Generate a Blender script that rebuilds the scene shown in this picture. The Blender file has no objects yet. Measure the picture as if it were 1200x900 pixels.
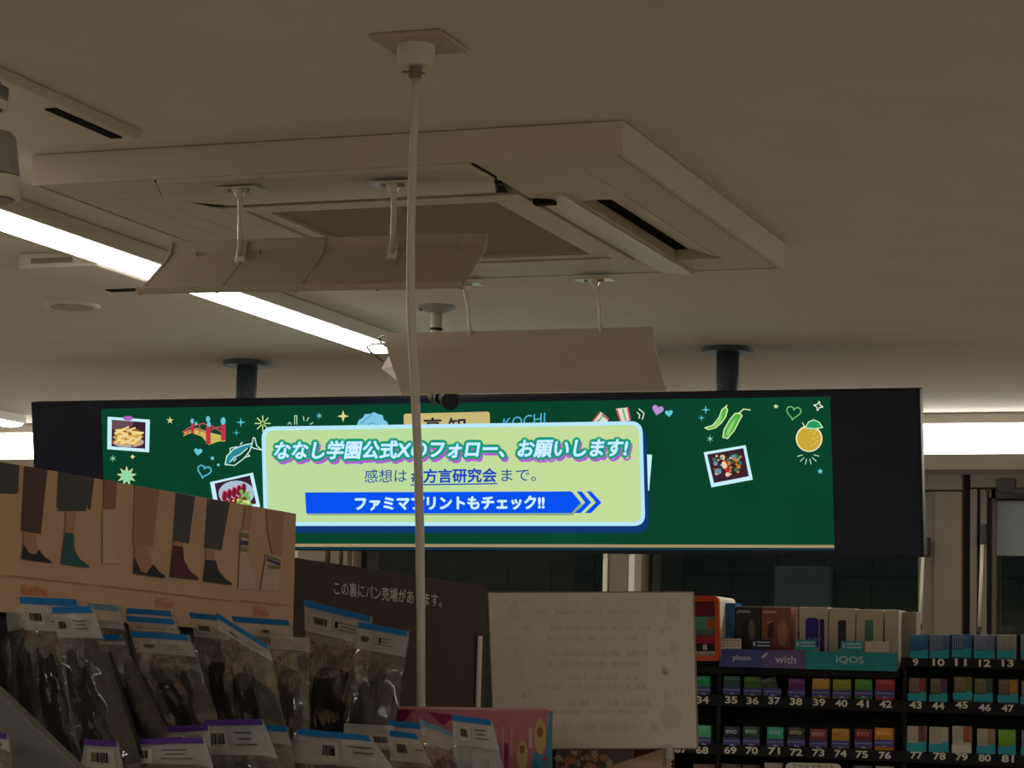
import bpy, bmesh, math, random
import numpy as np
from mathutils import Vector, Matrix, noise

# ------------------------------------------------------------------ camera
CAM_Z = 1.80                      # eye height
CEIL = CAM_Z + 0.751              # ceiling height
F = 2680.78                       # focal length in pixels of a 1200 px wide frame
R = np.array([[0.93750054, -0.01607885, -0.34761216],     # rows: world X, Y, Z in camera axes (right, down, forward)
              [0.34691494, 0.12142023, 0.93000384],
              [0.02725376, -0.99247096, 0.11940952]])
scene = bpy.context.scene
COL = scene.collection
cam = bpy.data.cameras.new('camera')
cam.sensor_fit = 'HORIZONTAL'; cam.sensor_width = 36.0; cam.lens = F / 1200 * 36.0
cam.clip_start = 0.02; cam.clip_end = 60
camo = bpy.data.objects.new('camera', cam); COL.objects.link(camo)
right, down, fwd = Vector(R[:, 0]), Vector(R[:, 1]), Vector(R[:, 2])
m = Matrix((right, -down, -fwd)).transposed().to_4x4()
m.translation = (0, 0, CAM_Z)
camo.matrix_world = m
scene.camera = camo

# ------------------------------------------------------------------ world, exposure
w = bpy.data.worlds.new('night'); scene.world = w; w.use_nodes = True
w.node_tree.nodes['Background'].inputs[0].default_value = (0.34, 0.47, 0.50, 1)
w.node_tree.nodes['Background'].inputs[1].default_value = 0.34
scene.view_settings.view_transform = 'Standard'; scene.view_settings.look = 'None'
scene.view_settings.exposure = 0.0; scene.view_settings.gamma = 1.0
scene.cycles.transparent_max_bounces = 24
scene.cycles.max_bounces = 8
TUBE = 15.5                       # strength of the lamps' diffusers
TUBE_COL = (1.0, 0.97, 0.88)
WALL_TUBE = 10.0

# ------------------------------------------------------------------ helpers
def at(px, py, X=None, Y=None, Z=None):
    """point of the world seen at a place of the 1200x900 frame, on a plane X=, Y= or Z= (Z relative to the floor)"""
    r = R @ np.array([px - 600.0, py - 450.0, F])
    if Y is not None: k = Y / r[1]
    elif X is not None: k = X / r[0]
    else: k = (Z - CAM_Z) / r[2]
    return Vector((r[0] * k, r[1] * k, CAM_Z + r[2] * k))

def lin(c):
    if isinstance(c, str):
        c = [int(c[i:i + 2], 16) for i in (0, 2, 4)]
    return tuple(((v / 255) / 12.92 if v / 255 <= .04045 else ((v / 255 + .055) / 1.055) ** 2.4) for v in c)

MATS = {}
def mat(name, c, rough=.6, spec=.4, vary=.06, scale=30, bump=0.0, bscale=80, metal=0.0, coat=0.0, stretch=None):
    if name in MATS: return MATS[name]
    M = bpy.data.materials.new(name); M.use_nodes = True
    nt = M.node_tree; b = nt.nodes['Principled BSDF']
    col = lin(c)
    b.inputs['Roughness'].default_value = rough; b.inputs['Specular IOR Level'].default_value = spec
    b.inputs['Metallic'].default_value = metal; b.inputs['Coat Weight'].default_value = coat
    tc = nt.nodes.new('ShaderNodeTexCoord')
    mp = nt.nodes.new('ShaderNodeMapping'); nt.links.new(tc.outputs['Object'], mp.inputs[0])
    if stretch: mp.inputs['Scale'].default_value = stretch
    n = nt.nodes.new('ShaderNodeTexNoise'); n.inputs['Scale'].default_value = scale; n.inputs['Detail'].default_value = 4
    nt.links.new(mp.outputs[0], n.inputs['Vector'])
    r = nt.nodes.new('ShaderNodeValToRGB')
    r.color_ramp.elements[0].position = .3; r.color_ramp.elements[1].position = .7
    r.color_ramp.elements[0].color = (*[v * (1 - vary) for v in col], 1)
    r.color_ramp.elements[1].color = (*[min(1, v * (1 + vary)) for v in col], 1)
    nt.links.new(n.outputs['Fac'], r.inputs[0]); nt.links.new(r.outputs[0], b.inputs['Base Color'])
    if bump:
        n2 = nt.nodes.new('ShaderNodeTexNoise'); n2.inputs['Scale'].default_value = bscale
        nt.links.new(mp.outputs[0], n2.inputs['Vector'])
        bp = nt.nodes.new('ShaderNodeBump'); bp.inputs['Strength'].default_value = bump; bp.inputs['Distance'].default_value = .004
        nt.links.new(n2.outputs['Fac'], bp.inputs['Height']); nt.links.new(bp.outputs[0], b.inputs['Normal'])
    MATS[name] = M
    return M

def emit(name, c, s=1.0, linear=False, vary=0.0):
    if name in MATS: return MATS[name]
    M = bpy.data.materials.new(name); M.use_nodes = True
    nt = M.node_tree; nt.nodes.clear()
    o = nt.nodes.new('ShaderNodeOutputMaterial'); e = nt.nodes.new('ShaderNodeEmission')
    col = c if linear else lin(c)
    e.inputs[0].default_value = (*col, 1); e.inputs[1].default_value = s
    if vary:
        tc = nt.nodes.new('ShaderNodeTexCoord'); n = nt.nodes.new('ShaderNodeTexNoise'); n.inputs['Scale'].default_value = 5
        nt.links.new(tc.outputs['Object'], n.inputs['Vector'])
        r = nt.nodes.new('ShaderNodeValToRGB')
        r.color_ramp.elements[0].color = (*[v * (1 - vary) for v in col], 1); r.color_ramp.elements[1].color = (*[v * (1 + vary) for v in col], 1)
        nt.links.new(n.outputs['Fac'], r.inputs[0]); nt.links.new(r.outputs[0], e.inputs[0])
    nt.links.new(e.outputs[0], o.inputs[0])
    MATS[name] = M
    return M

def film(name, white=.10, tint=(.96, .95, .93), rough=.10, gl=.5, bump=.35):
    """thin clear plastic: passes light, scatters a little, mirrors at its folds"""
    if name in MATS: return MATS[name]
    M = bpy.data.materials.new(name); M.use_nodes = True
    nt = M.node_tree; nt.nodes.clear(); N = nt.nodes.new; L = nt.links.new
    o = N('ShaderNodeOutputMaterial'); tr = N('ShaderNodeBsdfTransparent'); tr.inputs[0].default_value = (*tint, 1)
    df = N('ShaderNodeBsdfDiffuse'); df.inputs[0].default_value = (.8, .78, .74, 1)
    gs = N('ShaderNodeBsdfGlossy'); gs.inputs['Roughness'].default_value = rough
    m1 = N('ShaderNodeMixShader'); m1.inputs[0].default_value = white
    L(tr.outputs[0], m1.inputs[1]); L(df.outputs[0], m1.inputs[2])
    tc = N('ShaderNodeTexCoord'); n = N('ShaderNodeTexNoise'); n.inputs['Scale'].default_value = 26; n.inputs['Detail'].default_value = 1
    L(tc.outputs['Object'], n.inputs['Vector'])
    bp = N('ShaderNodeBump'); bp.inputs['Strength'].default_value = bump; bp.inputs['Distance'].default_value = .018
    vo = N('ShaderNodeTexVoronoi'); vo.feature = 'SMOOTH_F1'; vo.inputs['Scale'].default_value = 19; vo.inputs['Smoothness'].default_value = .35
    vm = N('ShaderNodeVectorMath'); vm.operation = 'MULTIPLY_ADD'; vm.inputs[1].default_value = (.03, .03, .03); L(n.outputs['Color'], vm.inputs[0]); L(tc.outputs['Object'], vm.inputs[2]); L(vm.outputs[0], vo.inputs['Vector'])
    sm = N('ShaderNodeMath'); sm.operation = 'MULTIPLY_ADD'; sm.inputs[1].default_value = .9; L(vo.outputs['Distance'], sm.inputs[0]); L(n.outputs['Fac'], sm.inputs[2])
    L(sm.outputs[0], bp.inputs['Height']); L(bp.outputs[0], gs.inputs['Normal'])
    fr = N('ShaderNodeFresnel'); fr.inputs[0].default_value = 1.45; L(bp.outputs[0], fr.inputs['Normal'])
    ml = N('ShaderNodeMath'); ml.operation = 'MULTIPLY'; ml.inputs[1].default_value = gl
    L(fr.outputs[0], ml.inputs[0])
    mn = N('ShaderNodeMath'); mn.operation = 'MINIMUM'; mn.inputs[1].default_value = .30; L(ml.outputs[0], mn.inputs[0]); ml = mn
    m2 = N('ShaderNodeMixShader'); L(ml.outputs[0], m2.inputs[0]); L(m1.outputs[0], m2.inputs[1]); L(gs.outputs[0], m2.inputs[2])
    L(m2.outputs[0], o.inputs[0])
    MATS[name] = M
    return M

class MB:
    """collects shapes in world space; build() links them as ONE mesh object"""
    def __init__(s): s.v = []; s.f = []
    def add(s, vs, fs):
        k = len(s.v); s.v += [tuple(p) for p in vs]; s.f += [tuple(i + k for i in f) for f in fs]; return s
    def box(s, a, b):
        (x0, y0, z0), (x1, y1, z1) = [tuple(map(min, zip(a, b))), tuple(map(max, zip(a, b)))]
        return s.add([(x0, y0, z0), (x1, y0, z0), (x1, y1, z0), (x0, y1, z0), (x0, y0, z1), (x1, y0, z1), (x1, y1, z1), (x0, y1, z1)],
                     [(0, 3, 2, 1), (4, 5, 6, 7), (0, 1, 5, 4), (1, 2, 6, 5), (2, 3, 7, 6), (3, 0, 4, 7)])
    def prism(s, pts, d):
        """closed outline pts (3-D, in order) pushed along d"""
        d = Vector(d); n = len(pts); a = [Vector(p) for p in pts]
        return s.add(a + [p + d for p in a], [tuple(range(n - 1, -1, -1)), tuple(range(n, 2 * n))] + [(i, (i + 1) % n, n + (i + 1) % n, n + i) for i in range(n)])
    def poly(s, pts): return s.add(pts, [tuple(range(len(pts)))])
    def tube(s, pts, r, n=10):
        pts = [Vector(p) for p in pts]; rs = r if isinstance(r, (list, tuple)) else [r] * len(pts)
        vs = []; fs = []
        for i, p in enumerate(pts):
            d = (pts[min(i + 1, len(pts) - 1)] - pts[max(i - 1, 0)]).normalized()
            a = d.cross(Vector((.31, .2, .93)) if abs(d.z) < .9 else Vector((1, .1, 0))).normalized(); b = d.cross(a)
            vs += [p + (a * math.cos(t) + b * math.sin(t)) * rs[i] for t in [2 * math.pi * k / n for k in range(n)]]
        for i in range(len(pts) - 1):
            fs += [(i * n + k, i * n + (k + 1) % n, (i + 1) * n + (k + 1) % n, (i + 1) * n + k) for k in range(n)]
        fs += [tuple(range(n - 1, -1, -1)), tuple(range((len(pts) - 1) * n, len(pts) * n))]
        return s.add(vs, fs)
    def build(s, name, M, parent=None, bevel=0, smooth=False, kind=None, seg=2):
        me = bpy.data.meshes.new(name)
        off = parent.get('_o', (0, 0, 0)) if parent is not None else None
        vs = s.v
        origin = None
        if parent is not None:
            o3 = ORIG[parent.name]; vs = [(x - o3[0], y - o3[1], z - o3[2]) for x, y, z in vs]
        else:
            a = np.array(s.v); origin = (float((a[:, 0].min() + a[:, 0].max()) / 2), float((a[:, 1].min() + a[:, 1].max()) / 2), float(a[:, 2].min()))
            vs = [(x - origin[0], y - origin[1], z - origin[2]) for x, y, z in vs]
        me.from_pydata(vs, [], s.f); me.validate(); me.update()
        bm = bmesh.new(); bm.from_mesh(me); bmesh.ops.recalc_face_normals(bm, faces=bm.faces); bm.to_mesh(me); bm.free()
        me.materials.append(M)
        o = bpy.data.objects.new(name, me); COL.objects.link(o)
        if parent is not None:
            o.parent = parent; ORIG[o.name] = ORIG[parent.name]
        else:
            o.location = origin; ORIG[o.name] = origin
        if smooth:
            me.shade_smooth() if hasattr(me, 'shade_smooth') else None
        if bevel:
            md = o.modifiers.new('bevel', 'BEVEL'); md.width = bevel; md.segments = seg; md.limit_method = 'ANGLE'
        if kind: o['kind'] = kind
        return o
ORIG = {}
def thing(name, label, cat, loc, group=None):
    o = bpy.data.objects.new(name, None); COL.objects.link(o); o.location = loc; o.empty_display_size = .05
    o['label'] = label; o['category'] = cat
    if group: o['group'] = group
    ORIG[o.name] = tuple(loc)
    return o
def tag(o, label, cat, group=None):
    o['label'] = label; o['category'] = cat
    if group: o['group'] = group
    return o

# ---- flat print laid on a plane
_tc = {}
def text2d(body, shear=0.0, offset=0.0, spacing=1.0):
    k = (body, shear, offset, spacing)
    if k not in _tc:
        c = bpy.data.curves.new('t', 'FONT'); c.body = body; c.shear = shear; c.offset = offset; c.resolution_u = 3; c.space_character = spacing
        o = bpy.data.objects.new('t', c); COL.objects.link(o)
        dg = bpy.context.evaluated_depsgraph_get()
        me = bpy.data.meshes.new_from_object(o.evaluated_get(dg))
        v = np.array([(p.co.x, p.co.y) for p in me.vertices]); f = [tuple(p.vertices) for p in me.polygons]
        bpy.data.objects.remove(o); bpy.data.curves.remove(c); bpy.data.meshes.remove(me)
        mn, mx = v.min(0), v.max(0)
        _tc[k] = ((v - mn) / (mx - mn), f)
    return _tc[k]

class Sheet:
    """a flat surface through three points; places of the frame are dropped on it"""
    def __init__(s, o, a, b):
        s.o = Vector(o); s.n = (Vector(a) - s.o).cross(Vector(b) - s.o).normalized()
        if s.n.dot(Vector((0, 0, CAM_Z)) - s.o) < 0: s.n = -s.n
        s.lift = 0.0
    def p(s, px, py, lift=None):
        r = Vector(R @ np.array([px - 600.0, py - 450.0, F])); c = Vector((0, 0, CAM_Z))
        k = (s.o - c).dot(s.n) / r.dot(s.n)
        return c + r * k + s.n * (s.lift if lift is None else lift)
    def poly(s, mb, pts, lift):
        return mb.poly([s.p(x, y, lift) for x, y in pts])
    def stroke(s, mb, pts, wd, lift, closed=False):
        if closed: pts = pts + [pts[0]]
        for (x0, y0), (x1, y1) in zip(pts, pts[1:]):
            d = math.hypot(x1 - x0, y1 - y0) or 1; nx, ny = -(y1 - y0) / d * wd / 2, (x1 - x0) / d * wd / 2
            ex, ey = (x1 - x0) / d * wd * .3, (y1 - y0) / d * wd * .3
            s.poly(mb, [(x0 - ex + nx, y0 - ey + ny), (x1 + ex + nx, y1 + ey + ny), (x1 + ex - nx, y1 + ey - ny), (x0 - ex - nx, y0 - ey - ny)], lift)
    def text(s, mb, body, bl, br, h, lift, shear=0.0, offset=0.0, spread=0, dx=0, dy=0, up=None):
        """baseline from bl to br (frame places), height h in frame pixels; up = direction of the letters' uprights"""
        v, f = text2d(body, shear, offset)
        ux, uy = up if up else (0, -1)
        shifts = [(0, 0)] if not spread else [(spread * math.cos(t), spread * math.sin(t)) for t in [2 * math.pi * k / 12 for k in range(12)]]
        for sx, sy in shifts:
            vs = []
            for a, b in v:
                x = bl[0] + (br[0] - bl[0]) * a + ux * h * b + sx + dx; y = bl[1] + (br[1] - bl[1]) * a + uy * h * b + sy + dy
                vs.append(s.p(x, y, lift))
            mb.add(vs, f)

def disc(cx, cy, r, n=20, ry=None):
    return [(cx + r * math.cos(2 * math.pi * k / n), cy + (ry or r) * math.sin(2 * math.pi * k / n)) for k in range(n)]
def heart(cx, cy, s, n=20, rot=0.0):
    out = []
    for k in range(n):
        t = 2 * math.pi * k / n
        x = 16 * math.sin(t) ** 3 / 16 * s; y = -(13 * math.cos(t) - 5 * math.cos(2 * t) - 2 * math.cos(3 * t) - math.cos(4 * t)) / 16 * s
        out.append((cx + x * math.cos(rot) - y * math.sin(rot), cy + x * math.sin(rot) + y * math.cos(rot)))
    return out
def star(cx, cy, r, k=4, inner=.3, rot=0.0):
    return [(cx + (r if i % 2 == 0 else r * inner) * math.sin(math.pi * i / k + rot), cy - (r if i % 2 == 0 else r * inner) * math.cos(math.pi * i / k + rot)) for i in range(2 * k)]
def rrect(q, r, n=5):
    """rounded quad: q = TL, TR, BR, BL frame places, r px"""
    out = []
    for i in range(4):
        p = Vector(q[i]); a = (Vector(q[i - 1]) - p).normalized() * r; b = (Vector(q[(i + 1) % 4]) - p).normalized() * r
        for k in range(n + 1):
            t = k / n
            out.append(tuple(p + a * (1 - t) ** 2 + b * t ** 2))
    return out

random.seed(4)
# ================================================================== SETTING
m_ceil = mat('ceiling_paint', 'd8cfc2', .85, .2, .03, 6, .05, 300)
m_wall = mat('wall_paint', 'cfc2ae', .8, .2, .03, 8)
m_tan = mat('tan_metal_frame', '75695a', .55, .4, .03, 12)
m_tan2 = mat('tan_metal_shadow_gap', '2c2622', .7, .2, .03, 12)
m_black = mat('matt_black_metal', '0d0d0f', .6, .3, .1, 20)
m_white = mat('white_plastic', 'd9d0c0', .5, .35, .02, 20)
m_floor = mat('vinyl_floor', 'b5aca0', .35, .4, .06, 3)

def struct(name, mb, M, **k):
    return mb.build(name, M, kind='structure', **k)
struct('floor', MB().box((-6, -6, -.1), (3.4, 9.6, 0)), m_floor)
struct('ceiling', MB().box((-6, -6, CEIL), (3.4, 7.6, CEIL + .1)), m_ceil)
struct('wall_left', MB().box((-6.1, -6, 0), (-6, 7.6, CEIL)), m_wall)
struct('wall_right', MB().box((3.4, -6, 0), (3.5, 7.6, CEIL)), m_wall)
struct('wall_front', MB().box((-6, -6.1, 0), (3.4, -6, CEIL)), m_wall)
YW = 7.3
zh = at(1100, 555, Y=YW).z        # underside of the header
zs = 1.05                         # window sill
xs = {k: at(k, 660, Y=YW).x for k in (345, 353, 385, 405, 410, 712, 717, 742, 749, 1079, 1085, 1098, 1130, 1139, 1150, 1158, 1160)}
wb = MB()
wb.box((-6, YW, zh), (3.4, YW + .25, CEIL)); wb.box((-6, YW, 0), (3.4, YW + .25, zs))
wb.box((-6, YW, zs), (-4.6, YW + .25, zh)); wb.box((2.2, YW, zs), (3.4, YW + .25, zh))
for a, b in ((345, 410), (712, 749), (1079, 1160)):
    wb.box((xs[a] if a != 345 else xs[410] - .36, YW + .02, zs), (xs[b], YW + .25, zh))
struct('wall_back', wb, m_wall)
m_glass = bpy.data.materials.new('night_glass'); m_glass.use_nodes = True
nt = m_glass.node_tree; nt.nodes.clear()
o_ = nt.nodes.new('ShaderNodeOutputMaterial'); tr_ = nt.nodes.new('ShaderNodeBsdfTransparent'); tr_.inputs[0].default_value = (.72, .72, .66, 1)
gl_ = nt.nodes.new('ShaderNodeBsdfGlossy'); gl_.inputs['Roughness'].default_value = .02
fr_ = nt.nodes.new('ShaderNodeFresnel'); fr_.inputs[0].default_value = 1.5; mx_ = nt.nodes.new('ShaderNodeMixShader')
nt.links.new(fr_.outputs[0], mx_.inputs[0]); nt.links.new(tr_.outputs[0], mx_.inputs[1]); nt.links.new(gl_.outputs[0], mx_.inputs[2]); nt.links.new(mx_.outputs[0], o_.inputs[0])
ztop = at(1165, 583, Y=YW).z
def window(n, x0, x1):
    fr = MB()
    fr.box((x0, YW + .03, ztop), (x1, YW + .12, zh)); fr.box((x0, YW + .03, zs), (x1, YW + .12, zs + .05))
    fr.box((x0, YW + .03, zs), (x0 + .012, YW + .12, zh)); fr.box((x1 - .012, YW + .03, zs), (x1, YW + .12, zh))
    f = struct('window_%d' % n, fr, m_tan)
    MB().box((x0 + .012, YW + .07, zs + .05), (x1 - .012, YW + .078, ztop)).build('pane', m_glass, f)
    return f
window(1, -4.6, xs[410] - .36)
WINS = 1
window(2, xs[410], xs[712]); window(3, xs[749], xs[1079]); w4 = window(4, xs[1160], 2.2)
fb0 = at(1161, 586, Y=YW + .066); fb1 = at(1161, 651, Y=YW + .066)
MB().box((xs[1160] + .012, YW + .066, fb1.z), (2.19, YW + .069, fb0.z)).build('painted_reflection', film('painted_reflection_green', .30, (.55, .72, .64), .3, .3, .05), w4)  # greenish film that paints the shop's reflection onto the upper pane
# posts and rails between the panes
tr = MB()
tr.box((xs[353], YW - .03, zs), (xs[385], YW + .02, zh)); tr.box((xs[385] + .01, YW - .012, zs), (xs[405] - .02, YW + .02, zh)); tr.box((xs[405], YW - .02, zs), (xs[410], YW + .02, zh))
struct('trim_1', tr, m_tan, bevel=.002)
t2 = struct('trim_2', MB().box((xs[717] + .003, YW - .04, zs), (xs[742] - .003, YW + .02, zh)), m_tan, bevel=.002)
for a, b in ((712, 717), (742, 749)):
    MB().box((xs[a], YW - .05, zs), (xs[b], YW + .02, zh)).build('edge_strip', m_white, t2, bevel=.002)
t3 = struct('trim_3', MB().box((xs[1098], YW - .05, zs), (xs[1130], YW + .02, at(1100, 577, Y=YW).z)), m_tan, bevel=.002)
MB().box((xs[1085] - .02, YW - .025, zs), (xs[1098], YW + .02, at(1100, 577, Y=YW).z)).build('side_cover', m_tan, t3, bevel=.002)
MB().box((xs[1085] - .02, YW - .045, at(1100, 575.5, Y=YW).z), (xs[1130], YW + .02, at(1100, 557, Y=YW).z)).build('cap', m_tan, t3, bevel=.002)
MB().box((xs[1130], YW - .0, zs), (xs[1139], YW + .021, zh)).build('shadow_gap', m_tan2, t3)
MB().box((xs[1139], YW - .04, zs), (xs[1150] - .008, YW + .02, at(1145, 574, Y=YW).z)).build('post', m_tan, t3, bevel=.002)
MB().box((xs[1150], YW - .03, zs), (xs[1158], YW + .02, at(1145, 574, Y=YW).z)).build('post', m_tan, t3, bevel=.002)
MB().box((xs[1139], YW - .04, at(1145, 572.5, Y=YW).z), (2.2, YW + .028, at(1145, 557, Y=YW).z)).build('head_rail', m_tan, t3, bevel=.002)
MB().box((xs[1158] + .003, YW - .02, zs), (xs[1160] + .002, YW + .03, ztop)).build('gasket', m_black, t3)
struct('trim_4', MB().box((-6, YW - .012, zh - .004), (3.4, YW, zh + .012)), m_tan)
m_bracket = mat('dark_bracket', '3a332f', .6)
b = MB(); a0 = at(1167, 560, Y=YW - .06); a1 = at(1190, 577, Y=YW - .06)
b.box((a0.x, YW - .06, a1.z), (a1.x, YW - .04, a0.z)); b.box((a1.x - .01, YW - .06, a1.z - .004), (a1.x + .09, YW - .04, a1.z + .012))
tag(b.build('door_bracket', m_bracket, bevel=.003), 'dark metal bracket on the beam above the right window', 'bracket')
# two slim white rods hung from dark clips on the posts
for (x0, y0, x1, y1, cx, lab) in ((1081.5, 653, 1078, 733, 1086, 'slim white blind wand by the window post nearest the screen'), (1151, 638, 1147.5, 736, 1153, 'slim white blind wand on the post beside the rightmost window')):
    p0 = at(x0, y0, Y=YW - .08); p1 = at(x1, y1, Y=YW - .08)
    t = thing('blind_wand', lab, 'wand', (p0.x, p0.y, p1.z), 'white blind wands on the posts')
    MB().tube([p0, p1], .0055, 8).build('rod', m_white, t, smooth=True)
    c0 = at(cx, y0 - 12, Y=YW - .07)
    MB().box((c0.x - .008, YW - .09, c0.z - .03), (c0.x + .008, YW - .045, c0.z + .03)).build('clip', m_bracket, t, bevel=.002)
    MB().tube([p1 + Vector((0, 0, .004)), p1 - Vector((0, 0, .012))], .007, 8).build('end_cap', m_bracket, t)

# the building across the street, tiled, dim
m_tile = mat('street_tile', '66706c', .5, .3, .15, 2)
ext = MB()
yy = 8.9
tb = []
for i in range(46):
    for j in range(14):
        x = -5.6 + i * .19; z = .4 + j * .16
        ext.box((x, yy, z), (x + .186, yy + .02, z + .156))
ext.box((-5.8, yy + .004, 0), (3.4, yy + .2, 3.4))
e_ = struct('wall_street', MB().box((-5.9, yy + .2, 0), (3.4, yy + .3, 3.4)), m_tile)
eo = ext.build('tile_grid', m_tile, e_, kind='stuff')
m_post2 = mat('street_sheet', 'a8b4b8', .5)
a0 = at(908, 663, Y=8.85); a1 = at(972, 725, Y=8.85)
tag(MB().box((a0.x, 8.85, a1.z - .2), (a1.x, 8.90, a0.z)).build('notice_board', m_post2), 'pale blue rectangular sheet seen outside through the night window', 'board')

# ================================================================== LAMPS
m_tube = emit('lamp_diffuser_glow', TUBE_COL, TUBE, True)
m_tubew = emit('wall_diffuser_glow', TUBE_COL, WALL_TUBE, True)
m_house = mat('lamp_housing', 'c9c2b6', .45, .4, .02, 10)
def light_y(name, label, x0, x1, y0, y1, th=.03):
    t = thing(name, label, 'ceiling light', ((x0 + x1) / 2, (y0 + y1) / 2, CEIL - th), 'linear ceiling lights')
    MB().box((x0, y0, CEIL - th), (x1, y1, CEIL)).build('housing', m_house, t, bevel=.003)
    n = 8; pts = []
    wd = (x1 - x0) / 2 - .008; cx = (x0 + x1) / 2
    for k in range(n + 1):
        a = math.pi * k / n
        pts.append((cx - wd * math.cos(a), y0 + .006, CEIL - th - .012 * math.sin(a)))
    MB().prism(pts, (0, y1 - y0 - .012, 0)).build('diffuser', m_tube, t)
    return t
light_y('linear_light', 'long lit ceiling light left of the air conditioner, running away from us', -2.225, -2.115, 2.55, 4.92)
light_y('linear_light', 'lit ceiling light with rounded end at far left, above the long lit strip', -4.20, -4.09, 2.0, 6.42)
light_y('linear_light', 'ceiling light behind the viewer in the row left of the air conditioner', -2.225, -2.115, -3.0, -.2)
light_y('linear_light', 'added fill light, unseen, behind the viewer over the middle aisle', -.15, -.04, -4.5, -1.0)  # unseen lamp, added to brighten the near ceiling and the bags
light_y('linear_light', 'added highlight lamp, unseen, crossing the aisle behind the viewer', -2.0, 1.55, -.75, -.64)  # unseen, added so the bag film catches more highlights
light_y('linear_light', 'added highlight lamp, unseen, crossing the shop well behind the viewer', -2.0, 2.4, -4.9, -4.79)  # another unseen cross lamp added for glints on the bags
light_y('linear_light', 'added fill light over the far right aisle outside the view', 1.6, 1.71, -2.0, 4.0)  # unseen fill lamp, added to lift the right side
def light_x(label, x0, x1, y):
    t = thing('wall_light', label, 'ceiling light', ((x0 + x1) / 2, y, CEIL - .15), 'linear lights along the back wall')
    z1 = CAM_Z + .1077 * y
    MB().box((x0, y, z1), (x1, y + .12, CEIL)).build('housing', m_house, t, bevel=.003)
    z2 = CAM_Z + .0958 * y; zc = (z1 + z2) / 2; h = (z1 - z2) / 2
    pts = [(x0 + .004, y + .015, z1)] + [(x0 + .004, y + .055 - .05 * math.sin(math.pi * k / 8), zc + h * math.cos(math.pi * k / 8)) for k in range(1, 8)] + [(x0 + .004, y + .05, z2), (x0 + .004, y + .11, z2), (x0 + .004, y + .11, z1)]
    MB().prism(pts, (x1 - x0 - .008, 0, 0)).build('diffuser', m_tubew, t)
    MB().box((x0, y + .112, z2 + .012), (x1, y + .125, CEIL)).build('added_light_shield', m_house, t)  # added to keep the diffuser's light off the wall behind it
light_x('bright linear light along the back wall, right of the hanging screen', -2.2, 2.4, 6.68)
light_x('bright linear light along the back wall, showing left of the hanging screen', -5.6, -2.2 - .01, 6.68)

# ================================================================== AIR CONDITIONER
m_ac = mat('aged_white_plastic', 'cfc4b0', .5, .3, .03, 5)
m_grille = mat('intake_mesh', '9a8f7f', .8, .2, .08, 250, .4, 400)
m_dark = mat('slot_dark', '15120f', .8, .1)
AX, AY, AZ = -1.910, 2.977, CAM_Z + .703
ac = thing('air_conditioner', 'square white ceiling cassette air conditioner with open side louvre', 'air conditioner', (AX + .475, AY + .475, AZ))
S = .952
def ring(mb, o, i, z0, z1, base=(AX, AY)):
    """square frame between outer square o=(u0,v0,u1,v1) and inner square i"""
    bx, by = base
    for (u0, v0, u1, v1) in ((o[0], o[1], o[2], i[1]), (o[0], i[3], o[2], o[3]), (o[0], i[1], i[0], i[3]), (i[2], i[1], o[2], i[3])):
        mb.box((bx + u0, by + v0, z0), (bx + u1, by + v1, z1))
bm_ = MB()
pts = [(0, 0), (S, 0), (S, S), (0, S)]
# outer skirt: chamfered top
lo = [(AX + u, AY + v, AZ - .0005) for u, v in pts]; hi = [(AX + u, AY + v, CEIL - .001) for u, v in pts]
bm_.add(lo + hi, [(i, (i + 1) % 4, 4 + (i + 1) % 4, 4 + i) for i in range(4)])
li = [(AX + .008 + u * (S - .016) / S, AY + .008 + v * (S - .016) / S, AZ - .0005) for u, v in pts]; ui = [(x, y, AZ + .004) for x, y, z in li]
bm_.add(lo + li + ui, [(i, (i + 1) % 4, 4 + (i + 1) % 4, 4 + i) for i in range(4)] + [(4 + i, 4 + (i + 1) % 4, 8 + (i + 1) % 4, 8 + i) for i in range(4)])
bm_.build('skirt', m_ac, ac)
bt = MB()
d = .022
o4 = [(0, 0, S, S)]
# bottom face: outer ring with four slots cut (slots at .13-.215 from the rim, .20-.83 along)
def rect(mb, u0, v0, u1, v1, z0=AZ, z1=AZ + .02): mb.box((AX + u0, AY + v0, z0), (AX + u1, AY + v1, z1))
sl0, sl1, sa, sb = .10, .165, .28, .83 - .0
L0, L1 = .12, .83
rect(bt, d * .5, d * .5, S - d * .5, .085); rect(bt, d * .5, S - .085, S - d * .5, S - d * .5)
rect(bt, d * .5, .085, .085, S - .085); rect(bt, S - .083, .085, S - d * .5, S - .085)
rect(bt, .085, .085, S - .083, .30 - .17); 
for (u0, v0, u1, v1) in ((.085, .13, .20, .215), (.72, .13, S - .083, .30), (.085, .215, .135, .735), (.085, .735, .20, S - .085), (.72, .832, S - .083, S - .085), (.20, .82, .72, S - .085), (.72, .30, .785, .832)):
    rect(bt, u0, v0, u1, v1)
rect(bt, .135, .215, .200, .31); rect(bt, .135, .735, .200, .82)
bt.build('panel', m_ac, ac, bevel=.0015)
inn = MB()
ring(inn, (.205, .225, .715, .815), (.235, .255, .685, .785), AZ - .002, AZ + .018)
ring(inn, (.238, .258, .682, .782), (.265, .285, .655, .755), AZ + .001, AZ + .018)
inn.build('grille_frame', m_ac, ac, bevel=.001)
rest = MB(); rect(rest, .265, .285, .655, .755, AZ + .008, AZ + .016); rest.build('intake_mesh', m_grille, ac)
dk = MB(); rect(dk, .01, .01, S - .01, S - .01, AZ + .022, AZ + .030); dk.build('duct_interior', m_dark, ac)
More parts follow.
